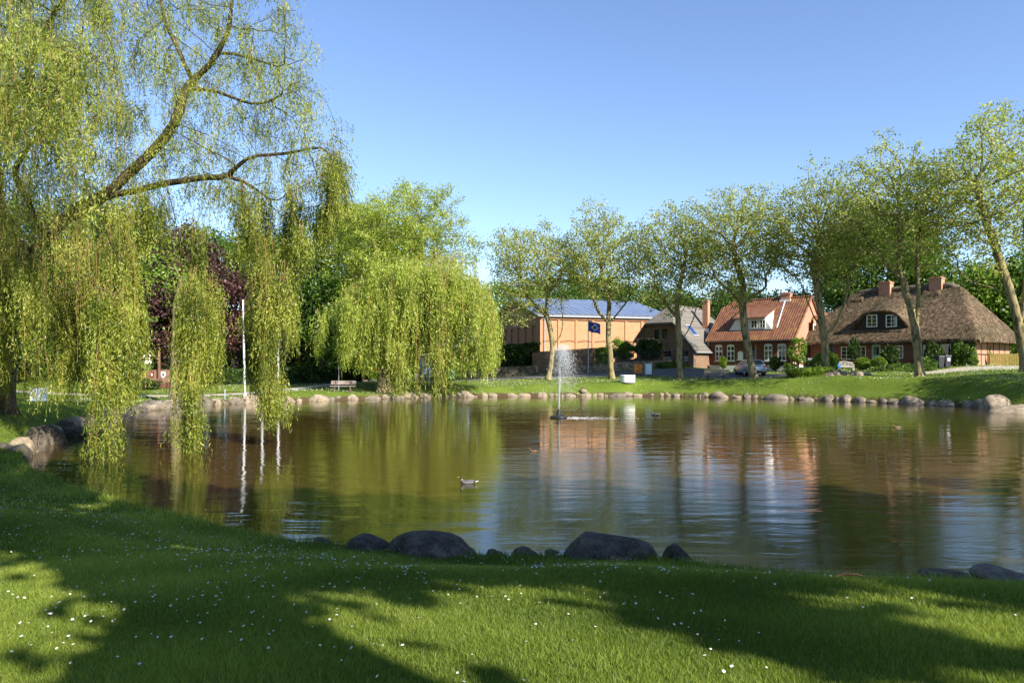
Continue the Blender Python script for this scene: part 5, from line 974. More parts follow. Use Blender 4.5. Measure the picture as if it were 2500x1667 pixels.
# ------------------------------------------------------------------ park furniture
def sbox(mb, *a): return mb.box(*a)
def bench(px, D, rz, lab, slat, leg, wid=2.1, back=True):
    g = on(px, D); t = thing('park_bench', lab, 'bench', g, rz); h = wid/2
    for i in range(3): m = MB(); m.box(-h, h, -.25+i*.17, -.11+i*.17, .42, .47); 
    m = MB(); [m.box(-h, h, -.25+i*.17, -.11+i*.17, .42, .47) for i in range(3)]; m.build('seat', slat, t, bevel=.01)
    if back: m = MB(); m.box(-h, h, .27, .31, .58, .72); m.box(-h, h, .29, .33, .735, .88); m.build('backrest', slat, t, bevel=.01)
    for s in (-.62, .62):
        m = MB(); m.box(s*h-.07, s*h+.07, -.22, .22, -.05, .41, .02); m.box(s*h-.04, s*h+.04, .22, .27, .3, .86); m.build('leg', leg, t, bevel=.01)
bench(837, 56, .04, 'grey-brown park bench on the lawn left of the pale willow', plain('bench_grey', (.30, .235, .215), .8), plain('bench_leg', (.10, .07, .06), .8), 2.0)
bench(1748, 60.5, math.pi-.1, 'weathered wooden bench beside the street, facing the silver car', plain('bench_old', (.27, .23, .16), .9, .25), plain('bench_stone', (.08, .075, .07), .9), 2.1)
def garden_bench():
    g = on(2062, 59.5); t = thing('garden_bench', 'curved white garden bench before the thatched house', 'bench', g, -.3); wm = plain('cream_paint', (.62, .60, .50), .6)
    m = MB(); 
    for i in range(4): m.tube([(-.65, -.2+i*.13, .44), (0, -.24+i*.13, .44), (.65, -.2+i*.13, .44)], .035, 6)
    m.build('seat', wm, t); b = MB(); b.tube([(-.7, .3, .8), (-.35, .33, .86), (0, .34, .93), (.35, .33, .86), (.7, .3, .8)], .03, 6); b.tube([(-.7, .3, .52), (.7, .3, .52)], .025, 6); [b.box(-.66+i*.11, -.62+i*.11, .29, .32, .5, .84) for i in range(13)]; b.build('backrest', wm, t)
    for x in (-.68, .68):
        a = MB(); a.tube([(x, .3, .66), (x, -.25, .66), (x, -.27, .45)], .025, 6); a.build('armrest', wm, t)
        for y in (-.25, .28): l = MB(); l.tube([(x, y, .64), (x, y, 0)], .03, 6); l.build('leg', wm, t)
garden_bench()
wp = plain('pole_white', (.75, .76, .78), .4, .05)
for px, top, by, lab in ((598, 735, 967, 'leftmost of the three bare white flagpoles, leaning slightly'), (640, 690, 963, 'middle one of the three bare white flagpoles'), (679, 760, 960, 'rightmost of the three bare white flagpoles')):
    D = 50+(px-598)*.01; g = on(px, D); h = (g.z-EYE)*-1+(HY-top)/F*D; t = thing('flagpole', lab, 'flagpole', g, 0, 'bare white flagpoles'); m = MB(); l = -.14 if px < 600 else 0
    m.tube([(0, 0, -.1), (l*.5, 0, h*.5), (l, 0, h)], [.085, .07, .045], 10); m.build('pole', wp, t, smooth=True); c = MB(); c.ball((l, 0, h+.04), .07, 8, 6); c.build('cap', wp, t); b = MB(); b.tube([(0, 0, -.05), (0, 0, .35)], .11, 10); b.build('base_sleeve', wp, t)
def flag():
    D = 71; g = on(1436, D); top = EYE+(HY-782)/F*D-g.z; t = thing('flag_mast', 'grey mast standing before the brick hall, its blue flag blown to the right', 'flagpole', g); m = MB(); m.tube([(0, 0, 0), (0, 0, top+.1)], [.06, .04], 8); m.build('pole', M['zinc'], t)
    nx_, nz_ = 28, 16; V = []; L, Hh = 1.25, 1.05
    for j in range(nz_+1):
        for i in range(nx_+1):
            u = i/nx_; v = j/nz_; V.append((u*L, .12*math.sin(u*7+v)*u**.5, top-(1-v)*Hh-.42*u-.05*math.sin(u*6)))
    Fc = []; mi = []
    for j in range(nz_):
        for i in range(nx_):
            a = j*(nx_+1)+i; Fc.append((a, a+1, a+nx_+2, a+nx_+1)); d = abs((i+.5)/nx_-.55)/.30+abs((j+.5)/nz_-.5)/.40; mi.append(2 if d < .55 else 1 if d < .95 else 0)
    f = link('flag', npmesh('flag', np.array(V), [np.array(Fc)], [plain('flag_blue', (.03, .055, .42), .7, .1), plain('flag_pale', (.45, .5, .66), .7, .05), plain('flag_emblem', (.05, .07, .06), .7, .3, 12)], matidx=mi, smooth=True), t); f['label'] = 'blue flag with a pale diamond round a dark emblem'
flag()
# white planter tub, orange and white street cabinets
g = on(1532, 61.5); t = thing('planter_tub', 'round white planter tub on the far lawn', 'planter', g); m = MB(); k = 28; R = .68
ring = lambda r, z: [(r*1.0*math.cos(6.283*i/k), r*math.sin(6.283*i/k), z) for i in range(k)]
prof = [(R*.93, -.05), (R*.96, .05), (R*.98, .5), (R, .56), (R, .60), (R*.88, .60), (R*.86, .48)]; V = []; [V.extend(ring(*p)) for p in prof]; Fc = [(a*k+j, a*k+(j+1) % k, (a+1)*k+(j+1) % k, (a+1)*k+j) for a in range(len(prof)-1) for j in range(k)]
me = bpy.data.meshes.new('tub'); me.from_pydata(V, [], Fc); me.materials.append(plain('tub_white', (.85, .85, .85), .5, .02)); me.update(); link('tub', me, t); s = MB(); s.poly(ring(R*.87, .5)); s.build('soil', plain('tub_soil', (.20, .16, .09), 1, .3), t)
def cabinet(px, D, w, h, dep, lab, name, mat, rz=0, legs=.12, cat='street cabinet'):
    g = on(px, D); t = thing(name, lab, cat, g, rz); m = MB(); m.box(-w/2, w/2, -dep/2, dep/2, legs, legs+h, 0); m.build('body', mat, t, bevel=.02); c = MB(); c.box(-w/2-.02, w/2+.02, -dep/2-.02, dep/2+.02, legs+h+.002, legs+h+.04); c.build('lid', mat, t)
    for s in (-1, 1): l = MB(); l.box(s*w*.38-.03, s*w*.38+.03, -dep*.3, dep*.3, -.05, legs-.002); l.build('leg', M['slate_trim'], t)
    p = MB(); p.box(-w/2+.05, w/2-.05, -dep/2-.015, -dep/2-.001, legs+.06, legs+h-.06); p.build('door', mat, t); return t
cabinet(1557, 66, .80, .86, .35, 'rust-orange street cabinet on short legs behind the white planter tub', 'street_cabinet', plain('rust_orange', (.48, .16, .02), .7, .35, 3), .1, .22)
cabinet(1582.5, 66, .60, .98, .35, 'pale blue-white street cabinet standing right of the rust-orange one', 'street_cabinet', plain('pale_blue', (.55, .66, .74), .6, .08), .1, .06)
t = cabinet(1102, 72, .68, .98, .45, 'mint green container with white lid beside the pavement', 'clothing_bank', plain('mint', (.30, .62, .42), .5, .06), 0, .22); m = MB(); m.ball((.0, -.24, .62), .19, 12, 8, (1, .1, 1)); m.build('emblem', M['white_paint'], t); m = MB(); m.box(-.2, -.14, -.255, -.24, .95, 1.12); m.build('slot', M['slate_trim'], t)
t = cabinet(95, 41, .85, .75, .3, 'bluish white box standing on the left lawn behind the willow curtain', 'utility_box', plain('box_white', (.62, .68, .78), .5, .05), .1, .08)
cabinet(1016, 76, .35, .6, .3, 'small white litter bin by the path under the pale willow', 'litter_bin', M['white_paint'], 0, .25, 'bin')
def shelter():
    g = on(1045, 82); t = thing('bus_shelter', 'glass bus shelter with blue posts behind the pale willow', 'shelter', g, .1); bl = plain('shelter_blue', (.03, .12, .45), .5)
    for x in (-.9, .0, .9): m = MB(); m.box(x-.07, x+.07, -.6, -.46, 0, 2.7); m.build('post', bl, t)
    m = MB(); m.box(-1.1, 1.1, -.9, .8, 2.7, 2.82); m.build('roof', M['white_paint'], t); m = MB(); m.box(-.83, -.07, -.55, -.51, .3, 2.5); m.box(.07, .83, -.55, -.51, .3, 2.5); m.build('glass_panel', plain('shelter_glass', (.30, .36, .36), .15, .1), t); m = MB(); m.box(-.8, .8, .2, .5, .45, .5); m.build('seat', M['zinc'], t)
shelter()
g = on(1100, 79); t = thing('street_lamp', 'street lamp with a white globe above the mint green container', 'street lamp', g); m = MB(); h = EYE+(HY-861)/F*79-g.z; m.tube([(0, 0, 0), (0, 0, h)], [.06, .04], 8); m.build('pole', M['slate_trim'], t); m = MB(); m.ball((0, 0, h+.02), .22, 14, 10); m.build('globe', plain('globe', (.85, .86, .88), .3, .02), t, smooth=True)
g = on(827, 57.5); t = thing('lamp_post', 'thin grey post behind the grey park bench', 'post', g); m = MB(); m.tube([(0, 0, 0), (0, 0, 2.0)], .035, 8); m.build('pole', M['zinc'], t); m = MB(); m.tube([(0, 0, 2.0), (0, 0, 2.06)], .05, 8); m.build('cap', M['zinc'], t)
for px, D, lab, mt in ((496, 49, 'dark wooden stake on the left lawn', 'dark_wood'), (549, 49.5, 'thin grey marker post left of the flagpoles', 'zinc')):
    g = on(px, D); m = MB(); m.tube([(0, 0, -.1), (0, 0, .72), (0, 0, .8)], [.045, .04, .01], 7); tag(m.build('marker_post', M[mt], loc=g), lab, 'post')

# ------------------------------------------------------------------ people
def person(px, D, H, rz, lab, shirt, trousers, hair, skin=(.55, .34, .24), pack=None):
    g = on(px, D); t = thing('person', lab, 'person', g, rz); s = H/1.75; S = lambda p: tuple(q*s for q in p); t.scale = (s,)*3
    sk = plain('skin', skin, .6, .05); j = [(0, 0, .95), (0, .0, 1.15), (0, .01, 1.38), (0, 0, 1.50), (0, -.01, 1.56), (0, -.02, 1.66), (0, -.01, 1.73)]; r = [.13, .125, .14, .055, .05, .085, .05]; e = [(i, i+1) for i in range(6)]
    def add(p, rr, par): j.append(p); r.append(rr); e.append((par, len(j)-1)); return len(j)-1
    for q in (-1, 1):
        a = add((q*.18, 0, 1.42), .06, 2); a = add((q*.23, .0, 1.15), .042, a); a = add((q*.20, -.14, .95), .032, a); h = add((q*.18, -.2, .90), .028, a)
        for f in range(4): k = add((q*(.155+f*.017), -.225, .865), .009, h); add((q*(.155+f*.017), -.235+.004*f, .83), .008, k)
        k = add((q*.15, -.225, .90), .010, h); add((q*.135, -.235, .875), .009, k)
        a = add((q*.10, 0, .88), .095, 0); a = add((q*.12, -.02+.06*q, .5), .06, a); a = add((q*.12, .02+.08*q, .09), .04, a); add((q*.13, -.12+.08*q, .035), .035, a)
    skinned('body', j, e, r, sk, t, 2); ctag = lambda o: o
    m = MB(); m.tube([(0, .01, .90), (0, .01, 1.0), (0, .01, 1.2), (0, .01, 1.38), (0, .01, 1.47)], [.165, .165, .16, .185, .09], 14); m.build('shirt', shirt, t, smooth=True)
    for q in (-1, 1): m = MB(); m.tube([(q*.15, .0, 1.44), (q*.22, 0, 1.3), (q*.235, 0, 1.14)], [.075, .066, .058], 10); m.build('sleeve', shirt, t, smooth=True)
    m = MB(); m.tube([(0, .0, .98), (0, 0, .88)], [.165, .17], 14)
    for q in (-1, 1): m.tube([(q*.09, 0, .92), (q*.12, -.02+.06*q, .5), (q*.12, .02+.08*q, .1)], [.105, .078, .06], 10)
    m.build('trousers', trousers, t, smooth=True); m = MB(); m.ball((0, .012, 1.69), .103, 12, 8, (.95, 1.02, 1.0)); m.build('hair', hair, t, smooth=True)
    m = MB(); m.ball((0, -.105, 1.635), .016, 6, 5); m.build('nose', sk, t); m = MB(); [m.ball((q*.033, -.098, 1.665), .010, 6, 5) for q in (-1, 1)]; m.build('eyes', B_['black'], t)
    for q in (-1, 1): m = MB(); m.box(q*.125-.05, q*.125+.05, -.20+.08*q, .07+.08*q, 0, .07, .01); m.build('shoe', B_['black'], t)
    if pack: m = MB(); m.box(-.15, .15, .16, .34, 1.0, 1.42, .02); m.build('backpack', pack, t, bevel=.03)
dk = plain('cloth_dark', (.035, .03, .035), .9); hairm = plain('hair_dark', (.03, .018, .012), .7)
person(1038.5, 73.5, 1.62, math.pi*.75, 'person in pale blue shirt and dark trousers walking with a blue backpack', plain('shirt_blue', (.42, .48, .62), .9), dk, hairm, pack=plain('pack_blue', (.04, .09, .3), .8))
person(1065, 76, 1.7, math.pi*.9, 'person in white clothes half hidden by the pale willow curtain', M['white_paint'], M['white_paint'], plain('hair_white', (.6, .58, .55), .8))

# ------------------------------------------------------------------ cars
def car(px, D, rz, lab, paint, glass=None, s=1.0):
    g = on(px, D); t = thing('parked_car', lab, 'car', g, rz); t.scale = (s,)*3; gl = M['car_glass']; bk = M['slate_trim']
    # rings across the car: y = length (front +y), half widths and heights
    st = [(-2.08, .36, .62, .70, .78), (-2.02, .30, .80, .86, .92), (-1.75, .24, .88, .89, 1.0), (-1.2, .22, .90, .90, 1.0), (0, .20, .90, .90, .98), (.9, .20, .90, .89, .95), (1.25, .22, .89, .86, .92), (1.75, .24, .86, .80, .80), (2.02, .30, .76, .68, .68), (2.10, .38, .62, .56, .60)]
    V = []; k = 8
    for y, z0, w0, w1, z1 in st: V += [(-w0*.8, y, z0), (-w0, y, z0+.12), (-w1-.01, y, z0+(z1-z0)*.55), (-w1+.03, y, z1-.06), (-w1+.12, y, z1), (w1-.12, y, z1), (w1-.03, y, z1-.06), (w1+.01, y, z0+(z1-z0)*.55), (w0, y, z0+.12), (w0*.8, y, z0)]
    k = 10; Fc = [(i*k+j, i*k+j+1, (i+1)*k+j+1, (i+1)*k+j) for i in range(len(st)-1) for j in range(k-1)]+[(i*k+k-1, i*k, (i+1)*k, (i+1)*k+k-1) for i in range(len(st)-1)]+[tuple(range(k-1, -1, -1)), tuple((len(st)-1)*k+j for j in range(k))]
    me = bpy.data.meshes.new('body'); me.from_pydata(V, [], Fc); me.materials.append(paint); me.polygons.foreach_set('use_smooth', [True]*len(me.polygons)); me.update(); b = link('body', me, t); m = b.modifiers.new('b', 'BEVEL'); m.width = .03; m.segments = 2
    # cabin
    C = MB(); C.hexa([(-.78, -1.98, .93), (.78, -1.98, .93), (.80, 1.12, .90), (-.80, 1.12, .90), (-.56, -1.55, 1.43), (.56, -1.55, 1.43), (.58, .12, 1.46), (-.58, .12, 1.46)]); C.build('cabin', paint, t, bevel=.05)
    def pl(q, name, mat=gl, d=.012, pr=None):
        q = [Vector(p) for p in q]; n = (q[1]-q[0]).cross(q[3]-q[0]).normalized(); mb = MB(); mb.hexa([p+n*.001 for p in q]+[p+n*d for p in q]); return mb.build(name, mat, pr or t)
    L = lambda a, b_, f: tuple(a[i]+(b_[i]-a[i])*f for i in range(3))
    bl, br, fr_, fl = (-.78, -1.98, .93), (.78, -1.98, .93), (.80, 1.12, .90), (-.80, 1.12, .90); tbl, tbr, tfr, tfl = (-.56, -1.55, 1.43), (.56, -1.55, 1.43), (.58, .12, 1.46), (-.58, .12, 1.46)
    def quad(a, b_, c, d, u0, u1, v0, v1): P_ = lambda u, v: L(L(a, b_, u), L(d, c, u), v); return [P_(u0, v0), P_(u1, v0), P_(u1, v1), P_(u0, v1)]
    pl(quad(bl, br, tbr, tbl, .1, .9, .18, .9), 'rear_window'); pl(quad(fr_, fl, tfl, tfr, .08, .92, .08, .92), 'windscreen')
    for a, b_, c, d in ((fl, bl, tbl, tfl), (br, fr_, tfr, tbr)):
        f = (lambda q: q) if a is fl else (lambda q: (1-q[1], 1-q[0]))
        for r in ((.12, .45), (.49, .74), (.78, .92)): u = f(r); pl(quad(a, b_, c, d, u[0], u[1], .14, .86), 'side_window')
    for sx in (-1, 1):
        for y in (-1.3, 1.28):
            w_ = MB(); w_.tube([(sx*.72, y, .31), (sx*.91, y, .31)], .31, 20); wh = w_.build('wheel', plain('tyre', (.015, .015, .015), .9) if 'tyre' not in bpy.data.materials else bpy.data.materials['tyre'], t); r_ = MB(); r_.tube([(sx*.912, y, .31), (sx*.925, y, .31)], .2, 14); r_.build('rim', M['zinc'], wh)
        l = MB(); l.box(min(sx*.50, sx*.86), max(sx*.50, sx*.86), -2.10, -2.0, .78, .93); l.build('tail_light', plain('tail_red', (.35, .01, .012), .25), t, bevel=.02)
        l = MB(); l.box(min(sx*.45, sx*.76), max(sx*.45, sx*.76), 1.98, 2.07, .52, .66); l.build('headlight', M['white_paint'], t, bevel=.02); mi = MB(); mi.box(min(sx*.86, sx*1.02), max(sx*.86, sx*1.02), .72, .84, .93, 1.05); mi.build('wing_mirror', paint, t, bevel=.02)
    pbox = MB(); pbox.box(-.26, .26, -2.13, -2.09, .50, .61); pbox.build('number_plate', M['white_paint'], t); bm_ = MB(); bm_.box(-.8, .8, -2.14, -2.0, .30, .42); bm_.build('bumper', bk, t, bevel=.02)
M['car_glass'] = plain('car_glass', (.012, .014, .018), .05, .1, spec=.9)
car(1829, 63.6, .03, 'silver hatchback parked before the red brick house, seen from behind', plain('silver_paint', (.46, .47, .50), .28, .02, metal=.55, coat=.6))
car(908, 92, 1.3, 'bright red car glimpsed beyond the hedge left of the pale willow', plain('red_paint', (.55, .015, .012), .3, .02, coat=.6), s=1.0)
car(1572, 76, 1.2, 'black car parked in the yard under the clipped round tree', plain('black_paint', (.012, .012, .014), .25, .02, coat=.6))

# ------------------------------------------------------------------ walls, fences, hedges
def polywall(name, lab, cat, pts, h, th, mat, cap=None, z=None, kindv=None):
    b = on(*pts[0]); t = thing(name, lab, cat, b); mb = MB(); P3 = [on(*p) for p in pts]; n = len(P3)
    for a, c in zip(P3[:-1], P3[1:]):
        u = Vector((c.x-a.x, c.y-a.y, 0)); L = u.length; u /= L; w = Vector((-u.y, u.x, 0))*th/2; m = max(1, int(L/1.2))
        for i in range(m):
            p = a+(c-a)*(i/m); q = a+(c-a)*((i+1)/m); p.z = gz(p.x, p.y); q.z = gz(q.x, q.y); f = lambda v, s, zz: tuple(v+w*s+Vector((0, 0, zz))-b); mb.hexa([f(p, -1, -.3), f(q, -1, -.3), f(q, 1, -.3), f(p, 1, -.3), f(p, -1, h), f(q, -1, h), f(q, 1, h), f(p, 1, h)])
    mb.build('wall', mat, t); 
    if cap:
        c_ = MB()
        for a, c in zip(P3[:-1], P3[1:]):
            a = a.copy(); c = c.copy(); a.z += h+.003; c.z += h+.003; u = (c-a); u.z = 0; u.normalize(); w = Vector((-u.y, u.x, 0))*(th/2+.04); c_.hexa([tuple(v-b) for v in (a-w, c-w, c+w, a+w)]+[tuple(v-b+Vector((0, 0, .08))) for v in (a-w, c-w, c+w, a+w)])
        c_.build('coping', cap, t)
    return t
def mk_rubble():
    m, t, b = nodes('rubble'); b.inputs['Roughness'].default_value = .95; vo = N(t, 'ShaderNodeTexVoronoi', i={'Scale': 4.2, 'Randomness': 1.0}); v = coords(t, (1, 1, 1.3)); t.links.new(v, vo.inputs['Vector'])
    ve = N(t, 'ShaderNodeTexVoronoi', feature='DISTANCE_TO_EDGE', i={'Scale': 4.2}); t.links.new(v, ve.inputs['Vector']); sp = N(t, 'ShaderNodeSeparateColor'); t.links.new(vo.outputs['Color'], sp.inputs[0])
    mx = N(t, 'ShaderNodeMix', data_type='RGBA', blend_type='MULTIPLY', i={0: 1.0}); t.links.new(ramp(t, sp.outputs[0], [(0, (.13, .10, .08)), (.5, (.26, .20, .15)), (1, (.40, .33, .26))]), mx.inputs[6]); t.links.new(ramp(t, ve.outputs[0], [(0, (.25,)*3), (.1, (1,)*3)]), mx.inputs[7]); t.links.new(mx.outputs[2], b.inputs['Base Color'])
    bp = N(t, 'ShaderNodeBump', i={'Strength': 1.0, 'Distance': .06}); t.links.new(ve.outputs[0], bp.inputs['Height']); t.links.new(bp.outputs[0], b.inputs['Normal']); return m
M['rubble'] = mk_rubble()
polywall('field_stone_wall', 'low field stone wall along the pavement left of the first plane tree', 'wall', [(1130, 76.5), (1220, 75), (1312, 73)], .95, .45, M['rubble'], M['rubble'])
polywall('field_stone_wall', 'low field stone wall under the iron railings, behind the fountain', 'wall', [(1335, 72.6), (1450, 72), (1560, 71.2), (1640, 70.2)], .75, .45, M['rubble'])
polywall('field_stone_wall', 'rough field stone wall below the hedges left of the pale willow', 'wall', [(700, 74), (800, 72), (900, 74)], .9, .5, M['rubble'])
polywall('yard_wall', 'tall brown brick yard wall behind the fountain jet', 'wall', [(1300, 76.5), (1452, 75.5)], 2.35, .3, M['brick_brown'], M['slate_trim'])
polywall('garden_wall', 'tan shed wall behind the iron railings', 'wall', [(1508, 80), (1534, 79.6)], 1.6, .3, plain('tan_wall', (.36, .26, .10), .9))
def railings():
    b = on(1340, 72.4); t = thing('iron_railings', 'black iron railings on the low stone wall, running to the grey roofed house', 'fence', b); pts = [(1340, 72.6), (1450, 72), (1560, 71.2), (1640, 70.2), (1688, 68.9)]; P3 = [on(*p) for p in pts]; mt = M['slate_trim']
    for hh in (.85, 1.65):
        m = MB(); m.tube([tuple(p-b+Vector((0, 0, hh))) for p in P3], .025, 4); m.build('rail', mt, t)
    bars_ = MB(); cnt = 0
    for a, c in zip(P3[:-1], P3[1:]):
        L = (c-a).length; n = int(L/.17)
        for i in range(n):
            p = a+(c-a)*(i/n)-b
            if i % 14 == 0: q = MB(); q.box(p.x-.045, p.x+.045, p.y-.045, p.y+.045, p.z+.2, p.z+1.95); q.build('post', mt, t)
            else: bars_.tube([(p.x, p.y, p.z+.75), (p.x, p.y, p.z+1.75)], .014, 3, False)
    bars_.build('pickets', mt, t)['kind'] = 'stuff'
railings()
def board_fence(pts, h, lab, mat, name='board_fence', gap=.02, w=.14):
    P3 = [on(*p) for p in pts]; b = P3[0]; t = thing(name, lab, 'fence', b); mb = MB()
    for a, c in zip(P3[:-1], P3[1:]):
        u = Vector((c.x-a.x, c.y-a.y, 0)); L = u.length; u /= L; n = int(L/(w+gap)); v = Vector((-u.y, u.x, 0))*.012
        for i in range(n):
            p = a+u*(i*(w+gap))-b; q = p+u*w; z = gz(p.x+b.x, p.y+b.y)-b.z; hh = h+.02*math.sin(i*3.1); mb.hexa([(p.x-v.x, p.y-v.y, z-.1), (q.x-v.x, q.y-v.y, z-.1), (q.x+v.x, q.y+v.y, z-.1), (p.x+v.x, p.y+v.y, z-.1), (p.x-v.x, p.y-v.y, z+hh), (q.x-v.x, q.y-v.y, z+hh), (q.x+v.x, q.y+v.y, z+hh), (p.x+v.x, p.y+v.y, z+hh)])
        r = MB(); d = Vector((-u.y, u.x, 0))*.05; [r.tube([tuple(a-b+d+Vector((0, 0, q))), tuple(c-b+d+Vector((0, 0, q)))], .035, 4) for q in (.35, h-.3)]; r.build('rail', mat, t)
        for i in range(int(L/2)+1): p = a+u*min(L, i*2.0)-b+d; k = MB(); k.box(p.x-.05, p.x+.05, p.y-.0, p.y+.1, p.z-.2, p.z+h+.03); k.build('post', mat, t)
    mb.build('boards', mat, t); return t
board_fence([(2416, 59.5), (2500, 58.5), (2650, 57.5)], 1.0, 'yellow-green stained board fence right of the thatched house', plain('fence_ochre', (.30, .22, .045), .8, .2, 5))
board_fence([(1974, 66), (2042, 65)], 1.15, 'grey picket fence between the red house and the thatched house', plain('fence_grey', (.34, .38, .38), .8, .1))
def hedge(lab, p0, p1, h, th, mat, n, leaf, seed, name='hedge'):
    a, c = on(*p0), on(*p1); rng = np.random.default_rng(seed); t = thing(name, lab, 'hedge', a); u = np.array([c.x-a.x, c.y-a.y]); L = np.hypot(*u); u /= L; v = np.array([-u[1], u[0]])
    face = rng.random(n); s = rng.uniform(0, L, n); w = rng.uniform(-.5, .5, n)*th; z = rng.uniform(.02, 1, n)*h; f1 = face < .55; f2 = (face >= .55) & (face < .85); w[f1] = -th/2+rng.normal(0, .05, f1.sum()); z[f2] = h+rng.normal(0, .05, f2.sum())+.06*np.sin(s[f2]*2)
    zz = a.z+(c.z-a.z)*s/L; P = np.stack([u[0]*s+v[0]*w, u[1]*s+v[1]*w, z+zz-a.z], -1); q = rng.uniform(.7, 1.3, n); V, Q, vv = leaf_quads(P, unit(rng.normal(0, 1, P.shape)), leaf*q, leaf*.7*q, rng, clumpvar(P, 2.5, rng)); link('foliage', npmesh('foliage', V, [Q], mat, var=vv), t)
    k = MB(); i = 0
    while i < L: k.tube([(u[0]*i, u[1]*i, -.1), (u[0]*i, u[1]*i, h*.7)], .05, 5); i += 1.2
    k.build('stems', M['dark_bark'], t)
    cr = MB(); w_ = th*.30; cr.hexa([(v[0]*-w_, v[1]*-w_, .1), (u[0]*L-v[0]*w_, u[1]*L-v[1]*w_, c.z-a.z+.1), (u[0]*L+v[0]*w_, u[1]*L+v[1]*w_, c.z-a.z+.1), (v[0]*w_, v[1]*w_, .1), (v[0]*-w_, v[1]*-w_, h*.88), (u[0]*L-v[0]*w_, u[1]*L-v[1]*w_, c.z-a.z+h*.88), (u[0]*L+v[0]*w_, u[1]*L+v[1]*w_, c.z-a.z+h*.88), (v[0]*w_, v[1]*w_, h*.88)]); cr.build('inner_twigs', M['dark_bark'], t)
hedge('tall dark green hedge behind the low field stone wall', (1150, 79), (1318, 78), 3.4, 1.6, M['dark_leaf'], 24000, .2, 1); hedge('bright green clipped hedge between the yard wall and the second plane tree', (1454, 77), (1488, 76.6), 2.3, .9, M['green_leaf'], 8000, .14, 2)
hedge('dark clipped hedge behind the flagpoles', (440, 66), (820, 66), 1.35, 1.2, M['dark_leaf'], 26000, .16, 3); hedge('dark hedge under the evergreen right of the bench', (820, 67), (880, 68), 1.2, 1.2, M['dark_leaf'], 6000, .16, 4)
hedge('dark hedge bordering the park at the far left', (-350, 66), (310, 66), 2.6, 1.6, M['dark_leaf'], 30000, .22, 5); hedge('long shaggy hedge closing the back of the park', (380, 96), (1150, 92), 3.2, 1.8, M['green_leaf'], 34000, .28, 6); hedge('green hedge behind the board fence', (2370, 66), (2760, 62), 3.0, 1.6, M['green_leaf'], 22000, .22, 7)
hedge('leafy hedge at the end of the yard behind the grey house', (1600, 104), (2020, 100), 4.0, 2.0, M['green_leaf'], 16000, .3, 8)
# memorial wall with four painted shields
def memorial():
    b = on(372, 62.5); t = thing('memorial_wall', 'low curved brick memorial wall with a row of painted shields', 'memorial wall', b); mb = MB(); pts = [(-2.6, .9), (-1.3, .25), (0, 0), (1.3, .1), (2.4, .5)]
    for (x0, y0), (x1, y1) in zip(pts[:-1], pts[1:]): mb.hexa([(x0, y0, -.3), (x1, y1, -.3), (x1, y1+.35, -.3), (x0, y0+.35, -.3), (x0, y0, 1.55), (x1, y1, 1.55), (x1, y1+.35, 1.55), (x0, y0+.35, 1.55)])
    mb.build('wall', M['brick_brown'], t); st = MB(); st.box(-1.2, 2.2, -.6, -.05, -.2, .45); st.build('step', M['brick_dark'], t); c = MB(); c.box(.55, .85, -.35, -.05, .451, .8); c.tube([(.7, -.2, .8), (.7, -.2, 3.2)], .12, 10); c.build('column', plain('column_wood', (.16, .075, .05), .8), t)
    for i, (px, base, mk) in enumerate(((328, (.5, .46, .46), (.22, .03, .03)), (349, (.45, .33, .03), (.25, .24, .2)), (371, (.22, .03, .03), (.6, .58, .56)), (398, (.72, .74, .78), (.02, .025, .06)))):
        x = (px-372)/F*62.5; k = MB(); y = float(np.interp(x, [p[0] for p in pts], [p[1] for p in pts]))-.06; q = [(x-.2, y, 1.38), (x+.2, y, 1.38), (x+.2, y, 1.02), (x+.12, y, .9), (x, y, .8), (x-.12, y, .9), (x-.2, y, 1.02)]; k.slab([(a_, c_, b_) for a_, b_, c_ in q], 0) if 0 else k.poly(q[::-1]); s = k.build('shield', plain('shield_%d' % i, base, .5), t)
        so = s.modifiers.new('t', 'SOLIDIFY'); so.thickness = .04; e = MB(); e.ball((x+.02, y-.03, 1.12), .11, 10, 6, (.8, .12, 1.2)); e.build('emblem', plain('emblem_%d' % i, mk, .5), s)
memorial()
g = on(425, 60); 
# ------------------------------------------------------------------ shrubs and garden plants
def W3(px, py, D): return tuple(W(px, py, D))
bush('shrub', 'low spreading juniper before the memorial wall', W3(345, 938, 60.5), (1.7, .9, .5), M['dark_leaf'], 3500, (.14, .06), 'shrub', 1)
bush('round_bush', 'round clipped bush left of the thatched house door', W3(2106, 887, 60.2), (.62, .6, .52), M['lime_leaf'], 3600, (.09, .07), 'bush', 2, 'round clipped bushes by the door', lump=.06, shell=.8); bush('round_bush', 'round clipped bush right of the thatched house door', W3(2146, 888, 58.8), (.66, .62, .6), M['lime_leaf'], 3800, (.09, .07), 'bush', 3, 'round clipped bushes by the door', lump=.06, shell=.8)
bush('large_shrub', 'tall glossy green shrub at the sunny corner of the thatched house', W3(2352, 868, 57.6), (.95, .8, 1.35), M['green_leaf'], 5200, (.17, .13), 'shrub', 4); bush('shrub', 'leafy rose shrub between the trunk and the wheelie bins', W3(2262, 893, 55.5), (.75, .6, .65), M['green_leaf'], 2400, (.13, .1), 'shrub', 5)
bush('shrub', 'yellow-green shrub in front of the forked plane tree by the lilies', W3(2012, 890, 57.2), (1.15, .9, 1.0), M['lime_leaf'], 4200, (.17, .12), 'shrub', 6); bush('climbing_rose', 'thin climbing shrub at the corner of the red brick house', W3(1948, 856, 65.6), (.8, .5, 1.3), M['lime_leaf'], 1500, (.17, .13), 'shrub', 7)
